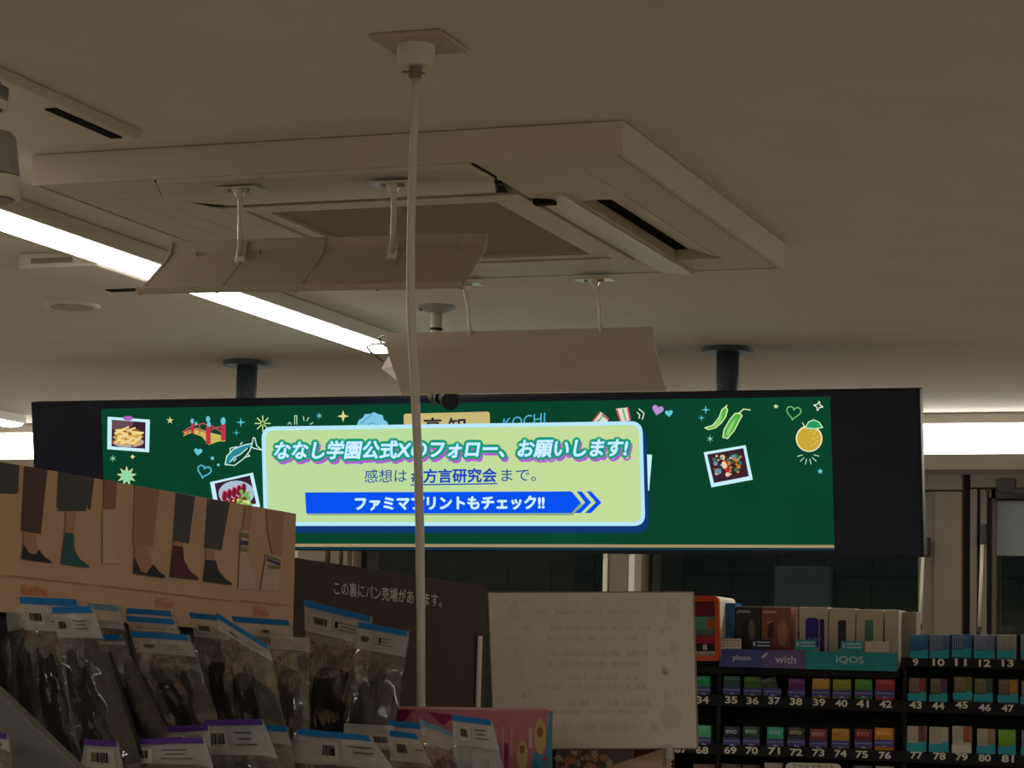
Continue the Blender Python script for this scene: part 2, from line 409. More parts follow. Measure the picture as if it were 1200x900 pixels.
# louvres
lv = MB(); lv.prism([(AX + .812, AY + .305, AZ + .018), (AX + .862, AY + .305, AZ + .003), (AX + .864, AY + .305, AZ + .005), (AX + .814, AY + .305, AZ + .020)], (0, .52, 0)); lv.build('louvre', m_ac, ac)
lp = MB(); lp.prism([(AX + .725, AY + .235, AZ), (AX + .784, AY + .235, AZ), (AX + .788, AY + .235, AZ - .008), (AX + .78, AY + .235, AZ - .006)], (0, .72, 0)); lp.build('louvre_lip', m_ac, ac)
fl = MB(); fl.prism([(AX + .215, AY + .004, AZ - .007), (AX + .722, AY + .004, AZ - .007), (AX + .722, AY + .100, AZ - .007), (AX + .69, AY + .195, AZ - .004), (AX + .24, AY + .195, AZ - .004), (AX + .165, AY + .120, AZ - .007)], (0, 0, .007)); fl.build('louvre', m_ac, ac, bevel=.001)
l2 = MB(); l2.box((AX + .136, AY + .311, AZ + .0005), (AX + .199, AY + .734, AZ + .008)); l2.build('louvre', m_ac, ac)
MB().box((AX + .725, AY + .262, AZ - .0095), (AX + .758, AY + .280, AZ - .0005)).build('sensor_window', m_dark, ac)

gr = MB()
gz = AZ - .0008
for a_, b_ in (((.212, .006), (.160, .126)), ((.160, .126), (.236, .198)), ((.725, .006), (.725, .10)), ((.725, .10), (.694, .198))):
    gr.tube([(AX + a_[0], AY + a_[1], gz), (AX + b_[0], AY + b_[1], gz)], .0016, 6)
gr.poly([(AX + .172, AY + .150, gz), (AX + .236, AY + .199, gz), (AX + .33, AY + .199, gz), (AX + .33, AY + .209, gz), (AX + .20, AY + .214, gz)])
gr.poly([(AX + .60, AY + .199, gz), (AX + .69, AY + .199, gz), (AX + .707, AY + .160, gz), (AX + .714, AY + .166, gz), (AX + .703, AY + .212, gz), (AX + .60, AY + .206, gz)])
gr.build('flap_gap', m_dark, ac)
# wind deflectors hung under its front and back outlets
m_defl = mat('deflector_plastic', 'b9ab96', .45, .35, .03, 8)
m_clear = mat('hanger_plastic', 'd8cfbf', .25, .5, .02, 20)
m_steel = mat('dull_steel', '8d857a', .35, .5, .05, 40, metal=.8)
DX0, DX1 = -1.735, -1.205
def deflector(label, s, y_top, y_low, z_top, z_low, hang, z_hang_y):
    """s=-1: hangs at the front, lower edge towards us"""
    t = thing('air_deflector', label, 'deflector', ((DX0 + DX1) / 2, (y_top + y_low) / 2, CAM_Z + z_low), 'wind deflectors under the air conditioner')
    prof = []                                                    # S-shaped section: (y, z)
    for k in range(13):
        q = k / 12
        e = q * q * (3 - 2 * q) * .35 + .65 * max(0, (q - .22) / .78) ** 1.15
        prof.append((y_top + (y_low - y_top) * e, CAM_Z + z_top + (z_low - z_top) * q))
    prof.append((y_low + s * .006, CAM_Z + z_low + .002)); prof.append((y_low + s * .009, CAM_Z + z_low + .008))
    vs = []; fs = []
    th = Vector((0, -s * .0018, .0018))
    n = len(prof)
    for x in (DX0, DX1):
        vs += [(x, y, z) for y, z in prof] + [(x, y + th.y, z + th.z) for y, z in prof]
    for i in range(n - 1):
        fs += [(i, i + 1, 2 * n + i + 1, 2 * n + i), (n + i, 3 * n + i, 3 * n + i + 1, n + i + 1)]
    fs += [(0, 2 * n, 3 * n, n), (n - 1, 2 * n - 1, 4 * n - 1, 3 * n - 1)]
    for b_ in (0, 2 * n): fs += [(b_ + i, b_ + n + i, b_ + n + i + 1, b_ + i + 1) for i in range(n - 1)]
    pl = MB().add(vs, fs).build('blade', m_defl, t, smooth=False)
    for x in [DX0 + .002 + (DX1 - DX0 - .006) * k / 4 for k in range(5)]:
        # rib: thin web on the inner (room-side) face
        inner = [(y + s * .001, z - .001) for y, z in prof[:13]]
        outer = [(y + s * (.014 if 2 < i < 11 else .003), z - (.010 if 2 < i < 11 else .001)) for i, (y, z) in enumerate(inner)]
        MB().prism([(x, y, z) for y, z in inner] + [(x, y, z) for y, z in reversed(outer)], (.0045, 0, 0)).build('rib', m_defl, t)
    MB().prism([(DX0, prof[3][0], prof[3][1]), (DX0, prof[3][0] + s * .004, prof[3][1] - .001), (DX0, prof[4][0], prof[4][1])], (DX1 - DX0, 0, 0)).build('rib', m_defl, t)
    for k in range(5):
        x = DX0 + .05 + k * .108
        MB().box((x, prof[3][0] + s * .006, prof[3][1] - .003), (x + .004, prof[3][0], prof[3][1] + .007)).build('nub', m_defl, t)
    for (x, yh) in hang:
        zt = AZ - .0105
        top = Vector((x, yh, zt)); mid = Vector((x - .008, (yh + prof[3][0]) / 2 + s * .008, (zt + prof[3][1]) / 2)); bot = Vector((x - .018, prof[4][0] + s * .008, prof[4][1] + .004)) if s < 0 else Vector((x, prof[0][0] - .001, prof[0][1] - .004))
        if s > 0: mid = (top + bot) / 2 + Vector((.004, 0, 0))
        MB().tube([top, top.lerp(mid, .5), mid, mid.lerp(bot, .5), bot], .0042, 8).build('hanger_rod', m_clear, t, smooth=True)
        br = MB().box((x - .035, yh - .018, zt - .003), (x + .035, yh + .018, zt)).build('bracket', m_clear, t, bevel=.002)
        MB().tube([top + Vector((.014, -.004, .002)), top + Vector((.014, -.004, -.007))], .005, 8).build('screw', m_steel, br)
        MB().tube([top + Vector((-.016, -.004, .002)), top + Vector((-.016, -.004, -.006))], .004, 8).build('screw', m_steel, br)
        MB().tube([top + Vector((0, 0, .002)), top + Vector((0, 0, -.014))], [.012, .006], 10).build('rod_socket', m_clear, br)
        if s < 0: MB().prism([bot + Vector((-.006, 0, .016)), bot + Vector((.006, 0, .016)), bot + Vector((.009, 0, -.012)), bot + Vector((.004, 0, -.026)), bot + Vector((-.006, 0, -.024)), bot + Vector((-.009, 0, -.006))], (0, -s * .010, 0)).build('clamp', m_clear, t, bevel=.002)
    return t
xr1 = at(280, 214, Z=AZ).x; xr2 = at(463, 206, Z=AZ).x
dA = deflector('curved ribbed wind deflector hanging under the near edge of the air conditioner', -1, 3.10, 3.012, .626, .530, [(xr1, AY + .055), (xr2, AY + .055)], 0)
dA.rotation_euler.y = .014
x3 = at(545, 345, Y=AY + .94).x; x4 = at(699, 338, Y=AY + .94).x
d2 = deflector('plain backed wind deflector hanging beyond the far edge of the air conditioner', 1, 3.95, 4.035, .606, .501, [(x3, AY + .93), (x4, AY + .93)], 0)
lp_ = MB().tube([at(458, 410, Y=4.03), at(447, 402, Y=4.03), at(444, 396, Y=4.03), at(450, 393, Y=4.02), at(461, 394, Y=4.0)], .0022, 6)
lp_.tube([at(449, 424, Y=4.05), at(436, 414, Y=4.05), at(430, 407, Y=4.04), at(436, 403, Y=4.03), at(450, 403, Y=4.02), at(462, 404, Y=4.0)], .0022, 6)
MB().prism([at(459, 411, Y=4.0), at(447, 432, Y=4.045), at(474, 453, Y=4.035), at(464, 428, Y=4.0)], (0, .003, .001)).build('end_plate', m_clear, d2)
lp_.build('wire_loop', m_steel, d2, smooth=True)

# small box vent beside the long lamp
v = thing('ceiling_vent', 'small white box vent with dark slot on the ceiling beyond the long light', 'vent', (-2.36, 3.95, CEIL - .05))
MB().box((-2.42, 3.74, CEIL - .030), (-2.245, 4.06, CEIL)).build('case', m_white, v, bevel=.004)
MB().box((-2.38, 4.00, CEIL - .032), (-2.27, 4.025, CEIL - .026)).build('slot', m_dark, v)
MB().box((-2.39, 3.737, CEIL - .022), (-2.30, 3.745, CEIL - .012)).build('label_strip', mat('grey_label', '8f877b', .6), v)
# round flush cover
c = at(85, 357, Z=CEIL)
rd = thing('ceiling_cover', 'round flush cover plate on the ceiling at left, below the lit light', 'cover', (c.x, c.y, CEIL - .008))
MB().tube([(c.x, c.y, CEIL - .006), (c.x, c.y, CEIL)], [.058, .062], 28).build('rim', m_white, rd)
MB().tube([(c.x, c.y, CEIL - .008), (c.x, c.y, CEIL - .004)], .047, 28).build('disc', mat('beige_disc', 'a89a84', .6), rd)
# line vent at upper left
ld = thing('line_vent', 'long white strip vent with a dark slot, upper left ceiling corner', 'vent', (-1.74, 2.2, CEIL - .03))
MB().box((-1.83, 1.2, CEIL - .016), (-1.660, 2.87, CEIL)).build('case', m_white, ld, bevel=.002)
MB().box((-1.692, 2.66, CEIL - .018), (-1.674, 2.84, CEIL - .012)).build('slot', m_dark, ld)
MB().box((-1.826, 2.40, CEIL - .019), (-1.819, 2.60, CEIL - .014)).build('painted_glint', m_clear, ld)  # pale strip painted in as the glint along the vent's edge
# spotlights on a rail at the left edge
m_grey = mat('grey_lamp_metal', '9b9893', .45, .4, .03, 20)
def spot(label, px, top, bot, rad, Y, fins=False):
    p1 = at(px, top, Y=Y); p0 = at(px - 2, bot, Y=Y)
    t = thing('spotlight', label, 'spotlight', (p0.x, p0.y, p0.z), 'spotlights on the left rail')
    d = (p1 - p0)
    MB().tube([p0 + d * .38, p0 + d * .45, p0 + d, p1 + Vector((0, 0, .006))], [rad, rad * .98, rad * .80, rad * .6], 28).build('body', m_grey, t, smooth=False)
    MB().tube([p0, p0 + d * .02, p0 + d * .36], [rad * .96, rad * 1.04, rad * 1.02], 28).build('front_ring', m_white, t)
    MB().tube([p0 - Vector((0, 0, .001)), p0 + d * .02], [rad * .8, rad * .86], 28).build('lens', mat('dark_lens', '4b4239', .3), t)
    if fins:
        for k in range(5):
            MB().tube([p0 + d * (.5 + .1 * k), p0 + d * (.53 + .1 * k)], rad * 1.06, 24).build('fin', m_grey, t)
    MB().tube([p1, (p1.x - .03, p1.y, p1.z + .02), (p1.x - .16, p1.y, CEIL - .02)], .008, 10).build('stem', m_white, t)
    MB().box((p1.x - .178, p1.y - .05, CEIL - .022), (p1.x - .142, p1.y + .05, CEIL)).build('rail_adapter', m_white, t, bevel=.003)
spot('grey cylindrical spotlight cut by the left edge, above the lit light', -3, 161, 234, .0265, 2.2)
spot('finned spotlight top just showing at the left edge beneath the strip vent', -14, 100, 128, .021, 2.05, True)

# ================================================================== POWER DROP (white conduit)
m_cond = mat('conduit_plastic', 'cfc8bb', .4, .4, .03, 20)
m_old = mat('yellowed_plastic', 'b8aa8e', .5, .3, .05, 12)
pd = thing('power_drop', 'white flexible conduit dropping from a round ceiling box in front of everything', 'conduit', (-1.08, 2.55, 1.0))
pc = at(491, 48, Z=CEIL); YR = pc.y
MB().box((pc.x - .047, pc.y - .047, CEIL - .006), (pc.x + .047, pc.y + .047, CEIL)).build('ceiling_plate', m_old, pd, bevel=.002)
cx = at(487.5, 60, Y=YR).x
zt, zb = at(488, 55, Y=YR).z, at(488, 78, Y=YR).z
MB().tube([(cx, YR, CEIL - .004), (cx, YR, zt - .004), (cx, YR, zb + .005), (cx, YR, zb)], [.0235, .0238, .0225, .018], 32).build('round_box', m_white, pd)
pr = MB().tube([(cx, YR, zb + .002), (cx, YR, zb - .014)], .0078, 14).build('gland', m_steel, pd)
MB().tube([(cx - .015, YR - .006, zb - .007), (cx - .004, YR - .006, zb - .008)], .0016, 6).build('clamp_screw', m_steel, pr)
MB().tube([(cx + .004, YR - .006, zb - .010), (cx + .0145, YR - .006, zb - .011)], .0016, 6).build('clamp_screw', m_steel, pr)
rod = [(487.5, 83), (486, 130), (483.5, 200), (481.5, 270), (481, 340), (483, 400), (486.5, 460), (490, 540), (492, 620), (493, 720), (493, 830), (493, 930)]
cp = [at(x, y, Y=YR + .003 * i) for i, (x, y) in enumerate(rod)]
cp.append(Vector((cp[-1].x, cp[-1].y, 1.0))); cp.append(Vector((cp[-1].x, cp[-1].y, .02)))
rr = [.0048 + .0006 * min(1, i / 5) for i in range(len(cp))]
MB().tube(cp, rr, 14).build('conduit', m_cond, pd, smooth=True)
# ceiling camera on a short pole
q = at(512, 359, Z=CEIL)
sc = thing('security_camera', 'dark security camera on a short white ceiling pole behind the far deflector', 'camera', (q.x, q.y, CAM_Z + .53))
MB().tube([(q.x, q.y, CEIL - .014), (q.x, q.y, CEIL - .004), (q.x, q.y, CEIL)], [.02, .045, .046], 24).build('flange', m_grey, sc)
MB().tube([(q.x, q.y, CEIL - .01), (q.x, q.y, CAM_Z + .56)], .0125, 16).build('pole', m_white, sc, smooth=True)
zt_ = at(512, 386, Y=q.y).z
MB().tube([(q.x, q.y, zt_ - .003), (q.x, q.y, zt_ + .003)], .0136, 16).build('cable_tie', m_black, sc)
for sx in (-.03, .03): MB().tube([(q.x + sx, q.y - .02, CEIL - .012), (q.x + sx, q.y - .02, CEIL)], .004, 8).build('bolt', m_steel, sc)
cb = at(518, 468, Y=q.y)
MB().tube([(cb.x - .028, cb.y, cb.z + .004), (cb.x - .01, cb.y, cb.z + .012), (q.x, q.y, CAM_Z + .575)], [.012, .014, .012], 14).build('mount', m_white, sc)
MB().tube([(cb.x - .022, cb.y + .02, cb.z + .003), (cb.x + .01, cb.y - .03, cb.z)], .0135, 18).build('body', m_black, sc)
cl = at(530, 470, Y=q.y - .04)
MB().tube([(cb.x + .008, cb.y - .02, cb.z + .002), (cl.x - .002, cl.y, cl.z), (cl.x, cl.y - .012, cl.z - .002)], [.013, .02, .019], 20).build('lens_hood', m_black, sc)

# ================================================================== HANGING SCREEN
TL, TR_, BR = at(36, 471, Y=5.12), at(1078, 455, Y=5.12), at(1083, 653, Y=5.186)
SC = Sheet(TL, TR_, BR)
m_cab = mat('gloss_black_screen', '0e1a33', .26, .5, .02, 10)
m_cab2 = mat('black_cabinet', '141414', .5, .4)
tv = thing('hanging_screen', 'wide black advertising screen hanging from two ceiling poles', 'screen', (-2.1, 5.2, TL.z - .38))
BLp = TL + (BR - TR_)
back = Vector((0, .035, .006))
fr4 = [TL, TR_, BR, BLp]
MB().prism(fr4, back).build('cabinet', m_cab2, tv, bevel=.003)
ins = [SC.p(38.5, 473.5, .001), SC.p(1075.5, 457.5, .001), SC.p(1080, 650, .001), SC.p(45.5, 643, .001)]
MB().poly(ins).build('glass', m_cab, tv)
for px_, l_ in ((290, 0), (853, 0)):
    q0 = at(px_, 424 if px_ < 500 else 408, Z=CEIL)
    po = MB().tube([(q0.x, q0.y, CEIL - .01), (q0.x, q0.y, TL.z - .05)], .027, 22).build('pole', mat('dark_blue_steel', '46545c', .5, .4, .05, 20), tv, smooth=True)
    MB().tube([(q0.x, q0.y, CEIL - .012), (q0.x, q0.y, CEIL)], .063, 28).build('flange', MATS['dark_blue_steel'], po)
    MB().box((q0.x - .12, q0.y - .02, TL.z - .2), (q0.x + .12, q0.y + .03, TL.z - .03)).build('mount_bracket', m_black, tv)
# ---- the picture on the screen
LV = [0.0015]
def lay(): LV[0] += .00025; return LV[0]
def put(name, c, fn, s=1.0, vary=0.0):
    if isinstance(fn, list):
        l = lay()
        for p in fn:
            mb = MB(); SC.poly(mb, p, l); mb.build(name, emit('screen_' + name + '_' + c, c, s, vary=vary), tv)
        return
    mb = MB(); fn(mb, lay())
    return mb.build(name, emit('screen_' + name + '_' + c, c, s, vary=vary), tv)
put('picture', '0a422b', lambda mb, l: SC.poly(mb, [(119, 479), (973, 464.5), (978.5, 643), (125, 643)], l), vary=.25)
put('picture_ledge', 'a08a66', lambda mb, l: SC.poly(mb, [(125, 636.5), (977.5, 638.5), (978, 642), (125, 640)], l))
put('picture_ledge', '14323c', lambda mb, l: SC.poly(mb, [(125, 640.5), (978, 642), (978.5, 645), (125, 643.5)], l))
def many(polys): return polys
def lines(ss, wd): return lambda mb, l: [SC.stroke(mb, s_, wd, l) for s_ in ss]
WHT = 'c8f0fa'
# photo prints pinned on the board
put('photo_border', WHT, many([[(126.7, 488.3), (176.2, 491.7), (175.3, 530), (126.3, 526.3)], [(246.7, 565), (297, 553.7), (305.5, 593.7), (254, 606)], [(825, 530), (874, 521.5), (882.5, 562), (834, 571)], [(756, 532), (764.5, 533), (761, 575), (757, 573)]]))
put('photo', '3a2230', many([[(131.7, 491.7), (171.2, 494.7), (170.8, 525.8), (131.3, 523)], [(252, 566.5), (293.5, 557), (301, 590), (258, 600)], [(829, 532.5), (871.5, 525), (878, 558), (837, 566)]]))
put('photo', '6a4a52', many([[(131.7, 491.7), (158, 493.7), (155, 500), (131.6, 503)]]))
rs = random.Random(3)
def fries(n, seed):
    r = random.Random(seed); out = []
    for k in range(n):
        cy = r.uniform(503, 520); hw = 17 * (1 - ((cy - 513) / 24) ** 2); cx_ = 151 + r.uniform(-hw, hw) * .75; a = r.uniform(-.75, .45); L_ = r.uniform(4, 8)
        dx, dy = math.cos(a) * L_, math.sin(a) * L_; nx, ny = -math.sin(a) * 1.1, math.cos(a) * 1.1
        out.append([(cx_ - dx + nx, cy - dy + ny), (cx_ + dx + nx, cy + dy + ny), (cx_ + dx - nx, cy + dy - ny), (cx_ - dx - nx, cy - dy - ny)])
    return out
put('photo_plate', 'b8a8a0', many([disc(151, 518, 18.5, 20, 6)]))
put('fries', '8a5a20', many(fries(26, 1))); put('fries', 'd8a850', many(fries(24, 2))); put('fries', 'f0d890', many(fries(14, 5)))
put('tape', 'a860c0', many([disc(151, 490, 6, 14, 2.8)]))
meat = []
for i in range(5):
    for j in range(2):
        cx_ = 264 + i * 5.6 + j * 2.5; cy_ = 577 - i * 2.2 + j * 10 + 4
        meat.append([(cx_ + 2.6 * math.cos(t) * 1 - 1.2 * math.sin(t), cy_ + 6 * math.sin(t) + 1.5 * math.cos(t)) for t in [2 * math.pi * k / 12 for k in range(12)]])
put('photo_plate', 'a8c0d0', many([disc(278, 578, 21, 20, 15)]))
put('meat', 'd07090', many([[(x - .8, y - .8) for x, y in p] for p in meat])); put('meat', '7a1830', many([[(x + .4, y + .3) for x, y in p] for p in meat]))
put('greens', '70b050', many([disc(287 + rs.uniform(-8, 8), 584 + rs.uniform(-9, 9), rs.uniform(1.2, 2.6), 7) for k in range(22)]))
put('greens', 'd8e070', many([disc(284 + rs.uniform(-10, 9), 589 + rs.uniform(-4, 4), rs.uniform(.8, 1.8), 6) for k in range(12)]))
for cc, sd, n in (('c88030', 1, 14), ('30705a', 2, 12), ('b02830', 3, 9), ('f0d0a0', 4, 10), ('7090a0', 5, 8)):
    r2 = random.Random(sd + 40)
    put('stall_photo', cc, many([disc(853 + r2.uniform(-16, 16), 545 + r2.uniform(-11, 11) , r2.uniform(1, 3.4), 8) for k in range(n)]))
# chalk drawings
put('chalk', 'd8d890', many([star(200.8, 492.5, 4.5, 5, .35), star(157, 535, 3, 4, .5), star(910, 476, 3, 5, .5), star(150, 557.5, 12, 9, .5), star(403.5, 487.5, 7, 4, .32)]))
put('chalk', '90d8a8', many([star(150, 558, 9.5, 9, .55), star(134, 537, 4.5, 6, .25), star(833, 514, 5, 6, .2), star(912, 476, 2, 5)]))
put('chalk', '60c8d8', many([star(283.8, 494.7, 6, 4, .2), star(278.7, 507, 4.5, 4, .15), star(375.5, 487, 4, 6, .3), star(828, 480, 5.5, 4, .2), star(823, 489.5, 4, 4, .2), star(962, 552, 3.5, 5, .5), heart(233.8, 529, 5, rot=.1), heart(785, 484, 4.6, rot=-.1), disc(250.5, 536.7, 2), disc(257.5, 544.5, 1.6)]))
def spokes(cx_, cy_, r0, r1, n, a0=0, a1=2 * math.pi): return [[(cx_ + r0 * math.cos(a0 + (a1 - a0) * k / n), cy_ + r0 * math.sin(a0 + (a1 - a0) * k / n)), (cx_ + r1 * math.cos(a0 + (a1 - a0) * k / n), cy_ + r1 * math.sin(a0 + (a1 - a0) * k / n))] for k in range(n)]
put('chalk_lines', 'd8e8a0', lines(spokes(309.5, 496, 2, 9, 8), 1.1))
put('chalk_lines', 'c0e8c0', lines([[(347, 487), (347, 497)], [(349.5, 487), (349.5, 497)], [(347, 487), (349.5, 487)], [(339, 497), (341, 494.5), (343, 497)], [(357, 488), (358, 493)], [(363.5, 489), (361, 493)], [(368.5, 495), (365, 497)]] + spokes(948, 531, 7, 13, 6, .25, 3.4), .9))
put('chalk_lines', '58b8d0', lines([heart(241, 551.7, 8, rot=.25) + [heart(241, 551.7, 8, rot=.25)[0]]], 1.6))
put('chalk_lines', '70c070', lines([heart(931, 483, 8.5, rot=.15) + [heart(931, 483, 8.5, rot=.15)[0]]], 1.3))
put('chalk_lines', 'e8f0d0', lines([star(960, 475.5, 5.5, 4, .4, .2) + [star(960, 475.5, 5.5, 4, .4, .2)[0]], [(748, 483), (751, 486), (750, 490)], [(750, 479), (756, 484), (754, 491)]], 1.1))
put('chalk', 'b890d0', many([heart(772, 480, 6.8, rot=.25)]))
# red bridge
put('bridge', 'c8b858', many([[(217, 511), (226, 507), (238, 511), (247, 521), (258, 517), (266, 517), (266, 511), (250, 507), (232, 501), (218, 506)]]))
put('bridge', 'c85060', lines([[(216, 506), (228, 498.5), (240, 496), (250, 499), (266, 508)], [(218, 509), (230, 502), (245, 507)], [(250, 503), (258, 500), (266, 503)], [(222, 503), (222, 508)], [(236, 498), (236, 508)]], 1.3))
put('bridge', 'b83848', many([[(226, 495), (229.5, 495), (229.5, 508), (226, 508)], [(243.5, 499), (249, 499), (249, 520), (243.5, 520)], [(261, 497), (266.5, 497), (266.5, 516), (261, 516)]]))
put('bridge', '68c8d8', many([disc(227.5, 493, 2.2, 8, 3), disc(246, 491, 2.6, 8, 4), disc(247, 497, 2.4, 8, 3), disc(263.7, 493, 3, 8, 4.5), disc(232, 496, 1.6, 8, 2)]))
# fish
fb = [(266, 544), (268, 534), (276, 526), (287, 521.5), (298, 519), (295, 528), (288, 537), (277, 545)]
put('fish', '2a8a98', many([fb])); put('fish', '0a422b', many([[(269, 545), (280, 535), (296, 522), (295, 528), (288, 537), (277, 545)]]))
put('fish_lines', 'd0f0e8', lines([fb + [fb[0]], [(298, 519), (299, 512.5), (301, 513), (303, 522), (309, 527), (300, 525), (296, 523)], [(272, 541), (276, 536), (284, 532), (292, 525)], [(272, 529), (272, 525), (280, 523)], [(284, 520.5), (286, 518)], [(288, 536), (295, 534), (292, 531)], [(276, 540), (279, 537)]], 1.1))
# peppers
p1 = [(827.5, 501), (837, 498), (844, 489), (847.5, 480), (852, 476), (854, 480), (852, 488), (847, 495), (840, 501), (832, 503)]
p2 = [(848.5, 512), (850, 503), (857, 491), (863, 484), (869, 484), (871, 487), (867, 494), (862, 504), (854, 513.5)]
put('pepper', '58b048', many([p1, p2])); put('pepper', '90d070', many([[(834, 500), (843, 493), (848, 485), (846, 494), (840, 499)], [(852, 509), (857, 497), (864, 489), (860, 500), (855, 510)]]))
put('pepper_lines', 'd8f0b0', lines([p1 + [p1[0]], p2 + [p2[0]], [(852, 477), (853.5, 474.5)], [(867, 484), (873, 479), (880.5, 480)]], 1.2))
# orange
put('orange', 'f0e8b8', many([disc(949.5, 513.5, 15.6, 28)])); put('orange', 'c8a838', many([disc(949.5, 513.8, 14, 28)]))
put('orange', 'f0e090', many([disc(949.5 + x, 513.5 + y, .8, 6) for x, y in ((6, -6), (9, -2), (5, 0), (10, 3), (7, 6), (2, -9), (8, -9), (3, 8))]))
lf = [(945, 501), (949, 494), (955, 491.5), (961, 494), (965.5, 500.5), (956, 502)]
put('orange_leaf', '2a9a60', many([lf])); put('orange_leaf_lines', 'c8f0c0', lines([lf + [lf[0]], [(945, 501), (942, 495)]], 1.1))
# wooden name plate, wave, stripes, place name (partly under the notice)
put('name_plate', 'c8b878', many([rrect([(475.5, 484.5), (576, 482), (577, 512), (476, 514)], 3)]))
put('name_plate_text', '2a2a30', lambda mb, l: (SC.text(mb, '高', (499, 511), (520, 510.5), 22, l, offset=.02), SC.text(mb, '知', (527, 510), (548, 509.5), 21, l, offset=.02)))
put('wave', '80c8e0', many([[(420, 500), (423, 492), (428, 489), (430, 485), (437, 484.5), (441, 482.5), (446, 485), (451, 486), (452, 491), (457, 495), (457, 500)]]))
put('wave_lines', '3a90b0', lines([[(425, 496), (438, 486)], [(434, 497), (440, 495), (444, 497)]], .9))
put('place_name', '50b8d8', lambda mb, l: SC.text(mb, 'KOCHI', (592, 503), (641, 496), 13, l, up=(.02, -1)))
put('striped_slab', 'e0d8c8', many([[(697, 492), (706, 482), (715.5, 490), (713, 496), (697, 496)], [(724, 478.5), (738, 477), (741, 492), (729, 495)]]))
put('striped_slab', 'b84858', lines([[(697, 493), (705, 483)], [(708, 485.5), (715, 491)], [(725, 480), (729.5, 494)], [(738, 478), (740.5, 491)]], 2))
put('striped_slab', '70a878', lines([[(702, 494), (709, 487)], [(732, 479), (735.5, 492)]], 1.8))
# notice panel
NQ = [(309.5, 499.5), (755, 493), (758.5, 615.5), (312.5, 615.5)]
put('notice_shadow', '123870', many([rrect([(x + 4.5, y + 8) for x, y in NQ], 14)]))
put('notice_border', 'b8e8ff', many([rrect(NQ, 14)]))
put('notice_panel', 'bcdc9c', many([rrect([(314, 504), (751, 497.5), (754, 611), (317, 611)], 11)]))
put('notice_panel', 'c4dc9a', many([rrect([(560, 501.5), (751, 498), (754, 610.5), (560, 610.5)], 10)]))
T1 = 'ななし学園公式Xのフォロー、お願いします!'
bl, br_, hh = (325, 537.5), (738, 534), 20.5
up = (.0, -1)
put('headline', 'a860d0', lambda mb, l: SC.text(mb, T1, bl, br_, hh, l, shear=.18, spread=3.6, dx=2.2, dy=3.4))
put('headline', '189868', lambda mb, l: SC.text(mb, T1, bl, br_, hh, l, shear=.18, spread=3.9))
put('headline', '40a0e8', lambda mb, l: SC.text(mb, T1, bl, br_, hh, l, shear=.18, spread=1.2))
put('headline', 'd0f4ff', lambda mb, l: SC.text(mb, T1, bl, br_, hh, l, shear=.18, spread=.55))
put('notice_text', '20559a', lambda mb, l: (SC.text(mb, '感想は', (430.5, 565), (480, 564.5), 15.5, l, offset=.005), SC.text(mb, 'まで。', (590.5, 563.5), (631, 563), 14.5, l, offset=.005)))
put('notice_text', '1848b8', lambda mb, l: (SC.text(mb, '#', (485, 564.5), (497, 564.5), 14, l, offset=.015), SC.text(mb, '方言研究会', (499.5, 565), (584.5, 564), 16, l, spread=.5), SC.stroke(mb, [(484.5, 567.5), (585.5, 566)], 1.5, l)))
put('notice_bar_shadow', '88a888', many([[(363, 578), (673, 577), (685, 590), (674, 603), (364, 603)]]))
put('notice_bar', '0850f0', many([[(361, 576.3), (672.5, 575), (683.5, 588), (672.5, 600.3), (362.5, 600.8)], [(678.5, 575), (684.5, 575), (695.5, 588), (683.5, 600.3), (676, 600.3), (688.5, 588)], [(690, 575), (695.5, 575), (707.5, 588), (695.5, 600.3), (688, 600.3), (701, 588)]]))
put('notice_bar_text', 'd0f4ff', lambda mb, l: SC.text(mb, 'ファミマプリントもチェック!!', (420, 597), (640.5, 595.5), 15.5, l, spread=.7))

# ================================================================== CIGARETTE RACK
YK = 6.30
KX = lambda px, py=820: at(px, py, Y=YK).x
KZ = lambda px, py: at(px, py, Y=YK).z
m_rack = mat('rack_black', '08080a', .55, .3, .1, 20)
m_num = mat('number_white', 'e6e0d4', .6, .2)
rk = thing('cigarette_rack', 'black cigarette rack with numbered shelves behind the counter', 'shelf rack', (-1.3, YK + .1, 0))
x0, x1 = KX(785), KX(1262)
MB().box((x0, YK + .16, 0), (x1, YK + .20, KZ(1070, 742))).build('back_panel', m_rack, rk)
NUM = MB()
def row_z(py_at_930): return KZ(930, py_at_930)
rows = {'top': (771.5,), 'a': (813.5,), 'b': (871.5,), 'c': (919,)}
xm = KX(1056)
def zline(ya, xa, yb, xb, px): return ya + (yb - ya) * (px - xa) / (xb - xa)
LIPS = []
for nm, (z_t, z_b, xa, xb) in {
        'top': (KZ(1126, 772), KZ(1126, 783), xm, x1),
        'a': (KZ(933, 817), KZ(933, 830), x0, x1),
        'b': (KZ(933, 875), KZ(933, 888), x0, x1),
        'c': (KZ(933, 930), KZ(933, 940), x0, x1)}.items():
    s_ = MB().box((xa, YK, z_b), (xb, YK + .16, z_b + .012)).build('shelf', m_rack, rk)
    MB().box((xa, YK - .004, z_b), (xb, YK + .004, z_t)).build('shelf_lip', m_rack, s_)
    LIPS.append((nm, z_b + .012))
ZSH = dict(LIPS)
MB().box((x0, YK + .0, KZ(933, 792)), (xm - .005, YK + .16, KZ(933, 784))).build('shelf', m_rack, rk)
for px in (785, 842, 1060, 1262):
    zt0 = KZ(px, 784) if px < 1050 else KZ(1100, 773)
    MB().box((KX(px) - .006, YK + .004, 0), (KX(px) + .006, YK + .17, zt0)).build('upright', m_rack, rk)
m_tagb = mat('tag_blue_purple', '4a4a8c', .5); m_tagc = mat('tag_cyan', '1fa3b5', .5); m_tagw = mat('tag_white', 'd8d2c4', .6)
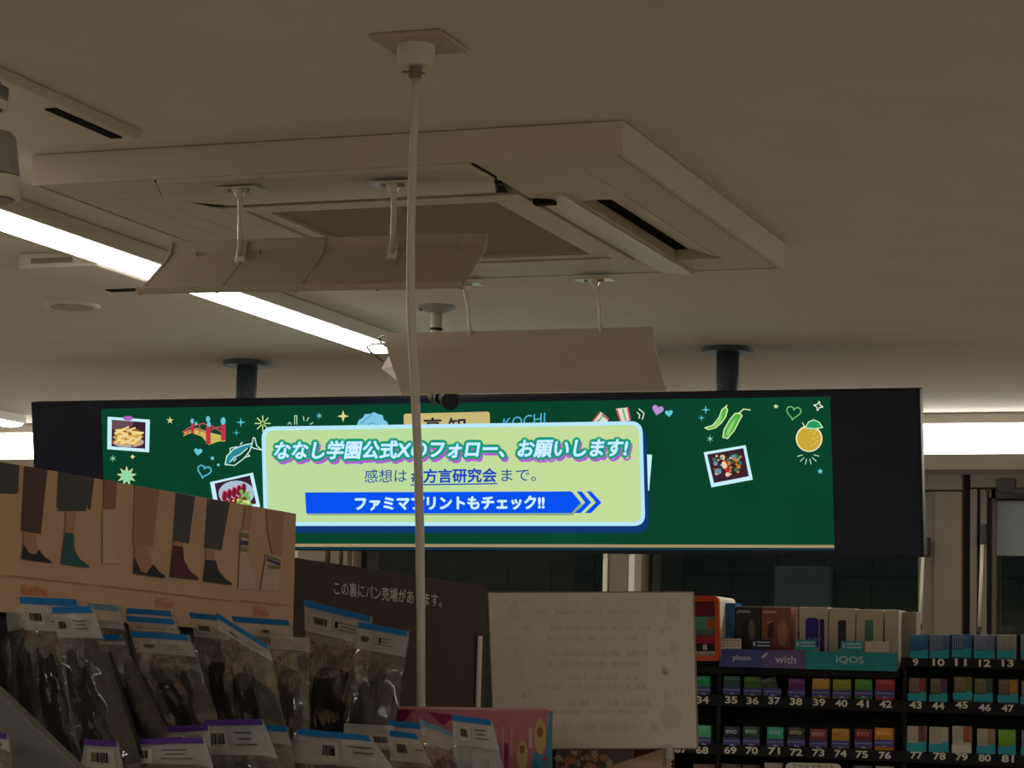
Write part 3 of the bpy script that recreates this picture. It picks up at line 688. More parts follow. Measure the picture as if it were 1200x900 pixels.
KS = Sheet((0, YK - .0045, 1), (1, YK - .0045, 1), (0, YK - .0045, 2))
KT = Sheet((0, YK - .003, 1), (1, YK - .003, 1), (0, YK - .003, 2))
def number(n, px, py):
    mb = MB(); w_ = 7.0 if n < 10 else (14.5 if n >= 30 else 14)
    KS.text(mb, str(n), (px - w_ / 2, py + 4.2), (px + w_ / 2, py + 4.2 + .03 * w_), 8.6, .0006, offset=.03)
    mb.build('shelf_number', m_num, rk)
def price_tag(x0, y0, x1, y1, M, notch=False):
    mb = MB(); sl = .03 * (x1 - x0)
    pts = [(x0, y0), (x1, y0 + sl - (2.0 if notch else 0)), (x1, y1 + sl), (x0, y1)]
    if notch: pts = [(x0, y0), (x0 + (x1 - x0) * .65, y0 + .4), (x0 + (x1 - x0) * .66, y0 - 1.6), (x1, y0 - 1.2), (x1, y1 + sl), (x0, y1)]
    pts3 = [KT.p(x, y, .0005) for x, y in pts]
    o = MB().prism(pts3, (0, -.0012, 0)).build('price_tag', M, rk)
    if M is m_tagb:
        b2 = MB(); KT.stroke(b2, [(x0 + 1, y0 + (y1 - y0) * .45), (x1 - 1, y0 + (y1 - y0) * .45 + sl)], 1.0, .0024)
        cx_ = (x0 + x1) / 2
        KT.poly(b2, [(cx_ - 3, y1 + 1.2), (cx_ - 1, y1 - 1.2), (cx_ + 3.5, y1 + .6), (cx_ + 3.5, y1 + 1.6)], .0026)
        b2.build('tag_print', mat('tag_print_pale', '9a9ad0', .5), o)
def pack(label, q, c, group, row, dark=False, side=None, text=None, tcol='e0d8c8', tilt=0.0, stripes=None, depth=.085, z0=None):
    """q: x0, y_top, x1 of the front face in the frame; stands on its shelf behind the lip"""
    px0, pyt, px1 = q
    a = at(px0, pyt, Y=YK + .006); b_ = at(px1, pyt, Y=YK + .006)
    zb = ZSH[row] if z0 is None else z0
    zt = (a.z + b_.z) / 2
    t = thing('cigarette_pack', label, 'cigarette pack', ((a.x + b_.x) / 2, YK + .05, zb), group)
    t.rotation_euler = (0, tilt, 0)
    M = mat('pack_' + c, c, .35, .4, .05, 60)
    MB().box((a.x, YK + .006, zb), (b_.x, YK + .026, zt)).build('carton', M, t, bevel=.0012)
    PS = Sheet((0, YK + .006, 1), (1, YK + .006, 1), (0, YK + .006, 2))
    hpx = (px1 - px0)
    mb = MB(); PS.stroke(mb, [(px0 + 1, pyt + 4.0), (px1 - 1, pyt + 4.0 + .03 * hpx)], .7, .0006)
    PS.stroke(mb, [(px0 + 3, pyt + 2), (px1 - 6, pyt + 2.2)], .9, .0006)
    mb.build('band', mat('band_' + c, tuple(min(255, int(v * .6 + 90)) for v in [int(c[i:i + 2], 16) for i in (0, 2, 4)]), .5), t)
    if side:
        mb = MB(); s0 = px0 + hpx * .6
        PS.poly(mb, [(s0, pyt + .4), (px1 - .5, pyt + .6), (px1 - .5, pyt + 19), (s0, pyt + 19)], .0008); mb.build('side_panel', mat('side_' + side, side, .4), t)
    if stripes:
        mb = MB()
        for k in range(5):
            xx = px0 + 2 + k * hpx * .12
            PS.stroke(mb, [(xx, pyt + 1.5), (xx, pyt + 17)], .7, .0009)
        mb.build('stripes', mat('stripe_' + stripes, stripes, .5), t)
    if text:
        mb = MB(); PS.text(mb, text, (px0 + 2.5, pyt + 8.5), (px1 - 3.5, pyt + 8.5 + .03 * hpx), 4.6, .001, offset=.02); mb.build('pack_print', mat('print_' + tcol, tcol, .5), t)
    return t
for n, px, py in [(34, 823.5, 820), (35, 857, 820), (36, 882, 821), (37, 907.5, 821), (38, 933, 822), (39, 960, 823), (40, 986, 824), (41, 1011, 824.5), (42, 1038, 825), (43, 1073, 826), (44, 1099.5, 827), (45, 1127, 826), (46, 1154, 829), (47, 1181, 830), (67, 798, 878), (68, 823, 879), (69, 856, 879), (70, 881, 879.5), (71, 907, 880), (72, 933, 881.5), (73, 959, 882), (74, 985, 883), (75, 1010, 884), (76, 1037, 885), (77, 1074, 885), (78, 1101, 886), (79, 1127, 887), (80, 1154, 888), (81, 1181, 889), (9, 1073, 776), (10, 1100, 776), (11, 1126, 776), (12, 1154, 777), (13, 1181, 777)]:
    number(n, px, py)
GA, GB, GT, GC = 'cigarette packs on the upper numbered shelf', 'cigarette packs on the lower numbered shelf', 'stick packs on the top right shelf', 'packs on the lowest visible shelf'
for n, q, c, nm in [(34, (816, 792, 832), '1f9a62', 'bright green'), (35, (848, 792, 867), '2f5f5a', 'dark teal'), (36, (872, 793, 892), '4a7030', 'olive green'), (37, (896, 794, 915), '46504a', 'tilted dark grey'), (38, (924, 795, 943), '6a2878', 'purple'), (39, (952, 795, 972), 'd0a020', 'amber yellow'), (40, (976, 796, 997), '9aa028', 'yellow green'), (41, (1002, 796, 1022), '58a030', 'grass green'), (42, (1026, 796, 1048), 'b83040', 'red')]:
    pack('%s cigarette pack above shelf number %d' % (nm, n), q, c, GA, 'a', tilt=-.22 if n == 37 else 0)
    price_tag(q[0] - .5, q[1] + 12.5, q[2] + .5, q[1] + 20.5, m_tagb)
for n, q, c, side, nm in [(43, (1065, 794, 1085), '6a5848', '8a3028', 'brown striped pack with red edge'), (44, (1090, 795, 1110), '5e4e4a', '54405e', 'brown striped pack with purple edge'), (45, (1118, 793, 1139), '6e6448', '6a7030', 'brown striped pack with olive edge'), (46, (1142, 795, 1163), '5a5446', '405a48', 'grey striped pack with green edge'), (47, (1170, 796, 1193), '5e4c3e', 'b08028', 'brown striped pack with amber corner'), (48, (1197, 798, 1218), '8a8060', None, 'olive pack cut by the picture edge')]:
    pack('%s above shelf number %d' % (nm, n), q, c, GA, 'a', side=side, stripes='a8957e')
    price_tag(q[0] - 1, q[1] + 18.5, q[2] + .5, q[1] + 27, m_tagc, True)
for n, q, c, nm, txt, tc_ in [(68, (816, 850, 833), '5fc898', 'mint green', None, ''), (69, (848, 851, 867), '28304a', 'navy', 'evo', 'c8c8d8'), (70, (871, 851, 890), '2a5a40', 'dark green', 'evo', 'c0d8b8'), (71, (899, 852, 918), '38b890', 'turquoise', 'evo', 'b0e0c0'), (72, (923, 852, 943), '3a3230', 'near black', 'evo', 'c8b890'), (73, (949, 854, 969), '8a3848', 'wine red', 'evo', 'd8a0b0'), (74, (975, 854, 995), 'c8a020', 'golden yellow', 'evo', 'e06050'), (75, (1002, 854, 1022), '7a2840', 'dark crimson', 'EVO', 'e090a0'), (76, (1025, 853, 1047), 'e09018', 'bright orange', 'evo', 'f0d060')]:
    pack('%s cigarette pack above shelf number %d' % (nm, n), q, c, GB, 'b', text=txt, tcol=tc_ or 'e0d8c8')
    price_tag(q[0] - .5, q[1] + 13.5, q[2] + .5, q[1] + 21.5, m_tagb)
for n, q, c, side, nm in [(77, (1063, 851, 1085), 'c8c0b0', '6a3a34', 'white pack with brown edge'), (78, (1089, 852, 1111), 'c4bcae', None, 'plain white pack'), (79, (1116, 851, 1138), 'c8c2b2', 'a8543c', 'white pack with copper edge and white tag'), (80, (1145, 854, 1166), 'c0b8a8', 'a87e5a', 'white pack with tan edge'), (81, (1170, 855, 1190), '78b028', None, 'leaf green pack'), (82, (1197, 856, 1218), '8a78a0', None, 'mauve pack cut by the picture edge')]:
    pack('%s above shelf number %d' % (nm, n), q, c, GB, 'b', side=side, stripes=None if n in (81, 82) else 'a09888')
    price_tag(q[0] - .5, q[1] + (22 if n == 79 else 19.5), q[2] + .5, q[1] + (31 if n == 79 else 29), m_tagw if n == 79 else m_tagc, n != 79)
for n, q, c, nm in [(9, (1066, 744, 1088), '1c6ea0', 'bright blue'), (10, (1089, 744, 1112), '5a7098', 'grey blue striped'), (11, (1115, 743, 1138), '3a6494', 'mid blue striped'), (12, (1141, 744, 1165), '7078a0', 'lavender grey'), (13, (1168, 744, 1190), '98948e', 'silver grey'), (14, (1196, 744, 1216), '7a8a98', 'pale grey, cut by the picture edge,')]:
    pack('%s stick pack above shelf number %d' % (nm, n), q, c, GT, 'top', stripes=None if n == 9 else 'a8b0c0')
    price_tag(q[0] + .5, q[1] + 18.5, q[2] - .5, q[1] + 27, m_tagc, True)
for q, c, nm in [((812, 895, 838), '6a4a38', 'brown pack top left of the white sign'), ((845, 895, 868), '604030', 'dark brown pack top on the lowest shelf'), ((870, 896, 890), '4a3a34', 'blackish pack top beside the brown ones'), ((896, 894, 917), 'b0a898', 'white pack top left of the rounded sign'), ((1000, 897, 1021), '504c50', 'grey pack top right of the rounded sign'), ((1026, 898, 1047), 'b0aaa0', 'pale pack top at the right end of the lowest shelf')]:
    pack(nm, q, c, GC, 'c')
# small rounded sign on the lowest shelf
sg = thing('shelf_sign', 'white rounded card sign with small lettering at the bottom of the rack', 'sign', (KX(953), YK - .02, ZSH['c'] - .03))
S2 = Sheet((0, YK - .03, 1), (1, YK - .03, 1), (0, YK - .03, 2))
MB().prism([S2.p(x, y, 0) for x, y in rrect([(920, 893.5), (986, 895), (987, 945), (920, 945)], 8)], (0, .004, 0)).build('card', m_tagw, sg)
mb = MB(); S2.text(mb, 'ファミマカード', (928, 900.5), (978, 901.5), 5, .0006, offset=.01); mb.build('lettering', mat('sign_ink', '3a3230', .6), sg)
mb = MB(); S2.poly(mb, rrect([(929, 902.5), (978, 903.5), (978, 930), (929, 930)], 4), .0008); mb.build('print', mat('sign_pink', 'c89a90', .6), sg)

# ---------------------------------------------------------------- device boxes on the rack
YT = YK - .03
zt_sh = KZ(933, 784)
dt = thing('display_tray', 'blue purple and turquoise display tray holding device boxes on the rack', 'tray', (KX(950), YT + .05, zt_sh))
xa, xb = KX(843, 770), KX(1051, 772)
TS = Sheet((0, YT, 1), (1, YT, 1), (0, YT, 2))
zt1 = TS.p(950, 763, 0).z; zt0 = TS.p(950, 780.5, 0).z
MB().box((xa, YT + .003, zt_sh + .001), (xb, YT + .14, zt_sh + .005)).build('base', m_rack, dt)
def seg(name, p0, p1, c):
    a = TS.p(p0, 770, 0).x; b_ = TS.p(p1, 770, 0).x
    return MB().box((a, YT, zt_sh + .001), (b_, YT + .004, zt1)).build(name, mat('tray_' + c, c, .4, .4, .04, 20), dt)
seg('front_panel', 843, 893, '4a4f9a'); seg('front_panel', 893.2, 944, '6a5a96'); seg('front_panel', 944.2, 1051, '18949e')
mb = MB()
TS.text(mb, 'ploom', (859, 775.5), (880, 776), 8.5, .0006, offset=.02); TS.text(mb, 'with', (908, 777), (933, 778), 9.5, .0006, offset=.02); TS.text(mb, 'IQOS', (980, 778), (1012, 779), 9.5, .0006, offset=.01)
TS.poly(mb, [(891, 771), (896, 766), (900, 766), (895, 771)], .0006); TS.poly(mb, [(894, 769.5), (898, 765), (901, 764.5), (897, 769)], .0007)
mb.build('lettering', mat('tray_lettering', 'c8cce0', .5), dt)
for q, c, tx in (((845, 748, 869, 760), 'd6cebc', 0), ((881, 749, 904, 760.5), '1c2450', 1), ((932, 749.5, 957, 761.5), '20a0a8', 1), ((986, 751, 1011, 763), '20a0a8', 1), ((1014.5, 751.5, 1042, 764), 'cabfae', 2)):
    pts = [TS.p(x, y, .002) for x, y in ((q[0], q[1]), (q[2], q[1] + .4), (q[2], q[3] + .4), (q[0], q[3]))]
    o = MB().prism(pts, (0, -.001, 0)).build('price_card', mat('card_' + c, c, .6), dt)
    mb = MB()
    if tx == 1:
        for k in (3.5, 7.5): TS.stroke(mb, [(q[0] + 7, q[1] + k), (q[2] - 2, q[1] + k + .3)], 1.6, .0035)
        TS.poly(mb, [(q[0] + 2, q[1] + 3), (q[0] + 4.5, q[1] + 3), (q[0] + 4.5, q[1] + 8), (q[0] + 2, q[1] + 8)], .0035); mb.build('card_print', mat('card_ink_pale', 'b8c4d0', .6), o)
    elif tx == 0:
        for k in (2.5, 5.5, 8.8):
            for j in range(5): TS.stroke(mb, [(q[0] + 2.5 + j * 4.2, q[1] + k), (q[0] + 5 + j * 4.2, q[1] + k + rs.uniform(-.8, .8))], .8, .0035)
        mb.build('card_print', mat('card_ink_dark', '3a3430', .6), o)
YB = YK + .02
BS = Sheet((0, YB, 1), (1, YB, 1), (0, YB, 2))
zbx = zt_sh + .006
def devbox(label, x0, yt, x1, c, depth=.075, rough=.45, sidec=None):
    a = BS.p(x0, yt, 0); b_ = BS.p(x1, yt + .03 * (x1 - x0), 0); zt = (a.z + b_.z) / 2
    t = thing('device_box', label, 'box', ((a.x + b_.x) / 2, YB + depth / 2, zbx), 'device boxes in the tray')
    MB().box((a.x, YB, zbx), (b_.x, YB + depth, zt)).build('carton', mat('devbox_' + c, c, rough, .4, .05, 15), t, bevel=.0012)
    return t
def onbox(t, name, pts, c, lift=.0008): 
    mb = MB(); BS.poly(mb, pts, lift); return mb.build(name, mat('boxprint_' + c, c, .45), t)
t = devbox('slim blue device box standing at the left end of the tray', 849.5, 706.5, 861.5, '24649a')
mb = MB(); BS.text(mb, 'with2', (856.5, 748), (856.5, 729), 4.5, .001, spread=.25, up=(-1, 0)); mb.build('lettering', m_num, t)
t = devbox('black device box beside the slim blue one', 862.5, 710.5, 891.5, '33312e')
mb = MB(); BS.text(mb, 'ploom', (864, 719), (879, 719.4), 5, .001, offset=.03); mb.build('lettering', mat('box_lettering', 'cfc8bc', .5), t)
onbox(t, 'device_print', [(870, 730), (874, 727.5), (877, 729), (877, 748), (870, 748)], '14121a')
onbox(t, 'glow_print', disc(881, 738, 4, 14, 13), '6e6a58', .0006)
t = devbox('copper brown device box right of the black one', 892.5, 710.5, 927, '8f5a4c', .085)
mb = MB(); BS.text(mb, 'ploom', (895, 719.5), (910, 720), 5, .001, offset=.03); mb.build('lettering', MATS['box_lettering'], t)
onbox(t, 'device_print', [(900, 731), (906, 728.5), (907, 730), (907, 748), (900, 748)], '5a3038')
onbox(t, 'device_print', [(900, 731), (906, 728.5), (903.5, 728), (898.5, 730)], 'd0b0a0', .001)
onbox(t, 'glow_print', disc(917, 742, 6, 16, 16), 'b08268', .0006)
t = devbox('white device box printed with a purple case and stick', 937, 711, 970.5, 'c8bcaa')
onbox(t, 'device_print', rrect([(944, 724), (959.5, 724), (959.5, 760), (944, 760)], 5), '38288c'); onbox(t, 'device_print', rrect([(960.5, 725.5), (966, 725.5), (966, 764), (960.5, 764)], 1.5), '2e2070')
mb = MB(); BS.text(mb, 'ILUMA', (947, 750.5), (964, 751), 4, .0012, offset=.01); mb.build('lettering', mat('box_lettering_pale', '8a84b8', .5), t)
t = devbox('white device box printed with a dark navy stick', 971.5, 712.5, 1002.5, 'c6baa8')
onbox(t, 'device_print', rrect([(982, 727), (991.5, 726.5), (991.5, 752), (982, 762)], 3), '2c2840')
t = devbox('white device box printed with a green stick', 1003.5, 714, 1035, 'c4b8a6')
onbox(t, 'device_print', rrect([(1013.5, 726.5), (1023.5, 726.5), (1023.5, 752), (1013.5, 752)], 3), '4a8474')
t = devbox('plain glossy white device box at the right end of the tray', 1037, 714.5, 1053.5, 'bfb4a4', .10, .25)
for t_, (cx_, cy_) in ((t, (0, 0)),): pass
a = at(1055, 717, Y=YK + .07); b_ = at(1080, 717, Y=YK + .07)
tag(MB().box((a.x, YK + .07, KZ(1126, 783) + .0125), (b_.x - .014, YK + .135, a.z)).build('device_box', mat('devbox_shade', '9c8c7c', .5), bevel=.001), 'beige box standing behind the top right stick packs', 'box', 'device boxes in the tray')
# orange framed holder
YO = YK - .05
OS = Sheet((0, YO, 1), (1, YO, 1), (0, YO, 2))
ho = thing('pack_holder', 'white box holder with a thick orange rounded front frame, number 8', 'holder', (KX(825), YO + .08, zt_sh))
m_or = mat('orange_plastic', 'd8501c', .4, .4, .03, 20)
oq = [(800, 698), (842.5, 698.5), (843.5, 774.5), (800, 774)]; iq = [(806, 704.5), (837.5, 705), (838, 769), (806, 768.5)]
fo = [OS.p(x, y, 0) for x, y in rrect(oq, 7, 5)]; fi = [OS.p(x, y, 0) for x, y in rrect(iq, 3, 5)]
n = len(fo); dv = Vector((0, .012, 0))
MB().add(fo + fi + [p + dv for p in fo] + [p + dv for p in fi], [(i, (i + 1) % n, n + (i + 1) % n, n + i) for i in range(n)] + [(i, 2 * n + i, 2 * n + (i + 1) % n, (i + 1) % n) for i in range(n)] + [(n + i, n + (i + 1) % n, 3 * n + (i + 1) % n, 3 * n + i) for i in range(n)]).build('front_frame', m_or, ho)
sh = [p + dv for p in fo]; d3 = Vector((.0, .17, .0))
MB().add(sh + [p + d3 for p in sh], [(i, (i + 1) % n, n + (i + 1) % n, n + i) for i in range(n)] + [tuple(range(n, 2 * n))]).build('shell', m_white, ho)
def inside(name, q, c, parent=ho, y=.03):
    p = [OS.p(x, yy_, 0) + Vector((0, y, 0)) for x, yy_ in ((q[0], q[1]), (q[2], q[1]), (q[2], q[3]), (q[0], q[3]))]
    return MB().prism(p, (0, .02, 0)).build(name, mat('hold_' + c, c, .4), parent)
inside('product_pack', (807, 705, 837, 722), '8a1830'); inside('product_pack', (807, 722.5, 837, 738), '58a090', y=.022); inside('product_pack', (826, 725, 837, 737), 'b86030', y=.020)
inside('product_pack', (807, 738.5, 837, 745), '6a7880', y=.024); inside('front_label', (807, 745.5, 836, 754), 'a82838', y=.018); nb = inside('number_plate', (807, 754, 836, 763), '0c0b0c', y=.018); inside('front_label', (807, 763, 836, 769), 'c8bca8', y=.018)
mb = MB(); OS.text(mb, '8', (821.7, 761.7), (827, 761.8), 6.8, -.0165, offset=.02); mb.build('shelf_number', m_num, nb)
# counter cabinet that carries the rack tray etc. (below the frame)
tag(MB().box((-3.2, 5.6, 0), (.6, 6.05, 1.0)).build('service_counter', mat('counter_laminate', '8a7c6a', .5)), 'long service counter in front of the cigarette rack, below the view', 'counter')

# ================================================================== FOREGROUND RACKS
m_gond = mat('rack_grey_metal', '6e6a63', .5, .4, .04, 20)
XC = -1.10
sr = thing('sock_rack', 'grey metal display rack holding the bagged socks and the picture card', 'rack', (-.95, 1.75, 0))
MB().box((XC - .035, 1.1, 0), (XC - .012, 2.28, 1.845)).build('back_panel', m_black, sr, bevel=.002)
MB().box((XC - .012, 1.1, 0), (-.62, 2.30, 1.52)).build('base', m_gond, sr, bevel=.004)
MB().box((XC - .012, 1.1, 1.52), (-.62, 2.30, 1.598)).build('tray', m_gond, sr)
# slanted grey divider at lower left
dp = [at(-20, 794, Y=1.42), at(0, 812, Y=1.42), at(93, 902, Y=1.42), at(93, 960, Y=1.42), at(-20, 960, Y=1.42)]
MB().prism(dp, (0, .012, 0)).build('divider', mat('divider_grey', '66625b', .5, .3), sr, bevel=.0012)
# sock picture card
CS = Sheet((XC, 1, 1), (XC, 2, 1), (XC, 1, 2))
cq = [(-25, 536.5), (347, 602), (343, 745), (-25, 715)]
card = thing('sock_card', 'tan picture card of legs wearing different socks, above the sock bags', 'card', (XC, 2.0, CS.p(200, 730, 0).z))
MB().prism([CS.p(x, y, 0) for x, y in cq], (-.004, 0, 0)).build('board', mat('tan_card', 'c6a283', .65, .2, .04, 12), card)
CL = [.0004]
def cput(name, c, polys):
    CL[0] += .00015
    for p in polys: mb = MB(); CS.poly(mb, p, CL[0]); mb.build(name, mat('card_print_' + c, c, .65, .2, .04, 40), card)
cput('trousers_print', '4b4a4a', [[(-5, 541), (22, 545), (21, 577), (17, 579), (-5, 578)], [(68, 553), (110, 560.5), (106, 593), (106, 597), (102.5, 597), (101.5, 592.5), (99.5, 599), (69, 599), (66, 594)], [(206, 577.8), (228, 581.7), (221, 637), (202, 634)], [(243, 584.3), (269, 589), (259, 645), (239, 642)]])
cput('trousers_print', '5a4240', [[(28, 546), (55, 550.5), (47, 626), (24, 622)]])
cput('trousers_print', 'a5805c', [[(157, 569), (186, 574.5), (178, 641), (155, 641)]])
cput('leg_print', 'b8876c', [[(27, 623), (40, 625), (44, 646), (38, 651), (30, 648), (26, 638)], [(76, 599), (88, 599.5), (85, 626), (75, 626)], [(158, 641), (172, 643), (178, 662), (171, 672), (163, 669), (156, 652)], [(203, 634), (214, 636), (213, 643), (202, 641)], [(241, 643), (251, 644), (250, 658), (240, 658)], [(287, 592), (296, 594), (291, 622), (283, 622)], [(311, 596.5), (332, 600), (329, 652), (319, 652), (313, 626)]])
cput('skirt_print', '9a6454', [[(121, 562), (136, 564.7), (134, 597), (120, 596)]])
cput('sock_print', 'c6aa94', [[(119, 597), (131, 597.5), (130, 640), (141, 661), (119, 660)], [(281, 621), (290, 622), (288, 650), (299, 690), (278, 690)], [(311, 648), (328, 652), (325, 692), (304, 691)]])
cput('sock_print', '2c5c60', [[(75, 624), (85, 625), (86, 645), (92, 655), (103, 663), (103, 665.5), (70, 661)]])
cput('sock_print', '58242c', [[(202, 639), (213, 641), (214, 655), (220, 668), (231, 677), (231, 680), (198, 676)]])
cput('sock_print', '2c2a2a', [[(26, 638), (32, 648), (41, 650), (44, 644), (50, 652), (58.5, 658), (58, 660), (24, 655)], [(156, 652), (163, 669), (171, 672), (178, 661), (184, 669), (192, 675), (191, 677.5), (155, 672)], [(240, 656), (251, 656.5), (254, 668), (262, 678), (270, 683), (269.5, 685.5), (237, 681)]])
cput('stripe_print', '7a7a50', [[(282, 624), (290, 625), (289.5, 631), (281, 630)], [(280.5, 641), (288.5, 642), (288, 647), (280, 646)], [(311, 650), (327, 656), (327, 659), (311, 653)], [(312, 662), (327, 664), (327, 667), (313, 666)]])
cput('stripe_print', '3a3e70', [[(280.5, 633), (289.5, 634), (289, 639.5), (280, 638.5)], [(311, 654), (327, 660), (327, 663.5), (311, 657)]])
CL[0] += .0003; mb = MB()
for a_, b_ in (((0, 673.5), (102, 684.8)), ((112, 685.5), (269, 704)), ((279, 703.5), (337, 709.5))): CS.stroke(mb, [a_, b_], 1.0, CL[0])
mb.build('rule_print', mat('card_rule', 'b5714c', .6), card)
mb = MB(); CS.text(mb, 'Ladies', (25.5, 696), (53.5, 699), 12, CL[0], offset=.01); CS.text(mb, 'Men', (182, 711.5), (201.5, 713.5), 11.5, CL[0], offset=0); CS.text(mb, 'Kids', (297.5, 721), (313, 723), 11, CL[0], offset=.01)
mb.build('lettering', mat('card_orange', 'd0642c', .6), card)

# dark brown panel behind the rod
XB = -1.15
PSh = Sheet((XB, 1, 1), (XB, 2, 1), (XB, 1, 2))
bp = thing('bread_sign_panel', 'dark brown panel with white lettering behind the conduit', 'sign', (XB - .01, 2.7, 0))
t0 = PSh.p(330, 651, 0); t1 = PSh.p(571, 687, 0)
MB().prism([(XB, t0.y, 0), (XB, t0.y, t0.z), (XB, t1.y, t1.z), (XB, t1.y, 0)], (-.02, 0, 0)).build('board', mat('dark_brown_board', '4a3d34', .75, .12, .05, 10), bp, bevel=.0012)
mb = MB(); PSh.text(mb, 'この裏にパン売場があります。', (391, 697), (517, 712.3), 16.5, .0006, offset=.006); mb.build('lettering', mat('sign_white', 'cfc5b6', .6), bp)
s0 = PSh.p(561, 745, 0)
MB().box((XB + .001, s0.y - .010, 1.0), (XB + .005, s0.y + .004, s0.z)).build('edge_strip', m_cond, bp, bevel=.002)

# pink carton
pk = thing('pink_carton', 'pink carton with white stripes and gold ovals, in front of the white sheet', 'carton', (-.85, 2.16, 1.6))
A, B = at(440, 829.5, Y=2.19), at(648, 833, Y=2.10)
zb = 1.605
pq = [A, B, Vector((B.x, B.y, zb)), Vector((A.x, A.y, zb))]
PK = Sheet(A, B, (A.x, A.y, 1.0))
dpk = Vector((-.038, .09, 0))
MB().prism(pq, dpk).build('carton', mat('pink_card', 'bd7780', .55, .3, .06, 25), pk, bevel=.001)
for q in ((589, 852, 590.8, 900), (599.5, 851, 601, 884), (620, 853, 624.5, 876), (642, 840, 645, 880)): mb = MB(); PK.poly(mb, [(q[0], q[1]), (q[2], q[1]), (q[2], q[3]), (q[0], q[3])], .0006); mb.build('stripe_print', mat('pale_pink', 'c8a8a8', .6), pk)
mb = MB(); PK.poly(mb, [(644, 834), (647.8, 834), (647.8, 925), (628, 925), (626, 890), (640, 885)], .0008); mb.build('blue_print', mat('carton_blue', '4a88a0', .6), pk)
mb = MB(); PK.poly(mb, [(626, 880), (640, 884), (640, 905), (622, 905)], .0008); mb.build('blue_print', mat('carton_blue', '4a88a0', .6), pk)
mb = MB(); PK.poly(mb, disc(613, 886, 6.5, 20, 19), .001); mb.build('oval_print', mat('carton_gold', 'c0a878', .6), pk)
mb = MB(); PK.poly(mb, disc(634, 863, 7, 20, 21), .001); mb.build('oval_print', mat('carton_gold', 'c0a878', .6), pk)
mb = MB(); PK.poly(mb, disc(613, 878, 3.2, 10, 5), .0014); mb.build('mark_print', mat('carton_brown', '8f5c40', .6), pk)
mb = MB(); PK.poly(mb, disc(634, 858, 4, 10, 6), .0014); mb.build('mark_print', mat('carton_brown', '8f5c40', .6), pk)
mb = MB(); PK.poly(mb, [(638, 886), (644, 888), (643, 893), (637, 890)], .0014); mb.build('mark_print', mat('carton_brown', '8f5c40', .6), pk)
mb = MB(); PK.poly(mb, [(588, 868), (596, 872), (596, 930), (588, 930)], .0005); mb.build('magenta_print', mat('carton_magenta', '9c2858', .6), pk)
mb = MB(); PK.poly(mb, [(460, 832), (485, 832), (470, 850), (460, 848)], .0005); mb.build('magenta_print', mat('carton_magenta', '9c2858', .6), pk)
mb = MB(); PK.poly(mb, [(500, 834), (535, 838), (520, 850)], .0005); mb.build('magenta_print', mat('carton_magenta', '9c2858', .6), pk)

# white sheet showing its print through, in a clear stand
YP = 2.36
ps = thing('paper_stand', 'white paper sheet with faint show-through print in a clear stand', 'sign', (-.78, YP, 1.66))
WS = Sheet(at(573, 694, Y=YP + .02), at(812, 694, Y=YP - .02), at(577, 830, Y=YP + .01))
WQ = [(572, 694.5), (812, 694), (817, 877), (579, 878)]
MB().prism([WS.p(x, y, 0) for x, y in WQ], -WS.n * .0008).build('paper', mat('white_paper', 'cdc4b8', .8, .1, .02, 40), ps)
fr_ = MB()
for a_, b_ in ((WQ[0], WQ[1]), (WQ[1], WQ[2]), (WQ[3], WQ[0]), (WQ[2], WQ[3])): fr_.tube([WS.p(*a_, -.001), WS.p(*b_, -.001)], .0012, 6)
fr_.build('sleeve_edge', mat('sleeve_rim', '7c665e', .4), ps)
c0 = WS.p(600, 880, -.004); c1 = WS.p(735, 880, -.004)
MB().box((c0.x, c0.y - .02, 1.655), (c1.x, c0.y + .02, 1.662)).build('foot', film('clear_acrylic', .06, rough=.05, bump=0), ps)
MB().prism([WS.p(650, 876, -.002), WS.p(740, 876, -.002), WS.p(740, 925, -.002), WS.p(650, 925, -.002)], -WS.n * .003).build('holder', MATS['clear_acrylic'], ps)
g1 = MB(); g2 = MB(); r3 = random.Random(7)
for y, xa_, xb_, hgt in ((718, 628, 757, 5), (736, 645, 768, 5), (748, 640, 755, 6), (766, 640, 760, 7), (778, 635, 755, 7), (794, 665, 745, 5), (805, 632, 755, 6), (824, 655, 760, 7), (834, 648, 755, 5), (852, 655, 770, 9)):
    x = xa_
    while x < xb_:
        w_ = r3.uniform(2, 5)
        if r3.random() < .86: WS.poly(g1 if r3.random() < .6 else g2, [(x, y - hgt / 2), (x + w_, y - hgt / 2), (x + w_, y + hgt / 2), (x, y + hgt / 2)], .0003)
        x += w_ + r3.uniform(.4, 1.4)
for k in range(34):
    sx = r3.choice([0, 1]); cx_ = (r3.uniform(592, 622) if sx else r3.uniform(772, 800)); cy_ = r3.uniform(712, 850)
    WS.poly(g2, disc(cx_, cy_, r3.uniform(2, 5), 9, r3.uniform(2, 6)), .0003)
for k in range(18): WS.poly(g2, disc(592 + k * 12, 705 + r3.uniform(-1, 1), r3.uniform(2, 4), 8, 2.5), .0003)
WS.poly(g2, disc(602, 718, 8, 14, 11), .00035); WS.poly(g2, disc(789, 717, 9, 14, 10), .00035); WS.poly(g2, disc(787, 840, 13, 14, 15), .00035); WS.stroke(g1, [(624, 726), (765, 727)], .8, .0003); WS.stroke(g1, [(626, 713), (765, 712)], .8, .0003); WS.stroke(g1, [(668, 862), (735, 865)], .8, .0003)
g1.build('faint_print', mat('show_through', 'bfb5a9', .8, .1), ps, kind='stuff'); g2.build('faint_print', mat('show_through_pale', 'c6bcb0', .8, .1), ps, kind='stuff')

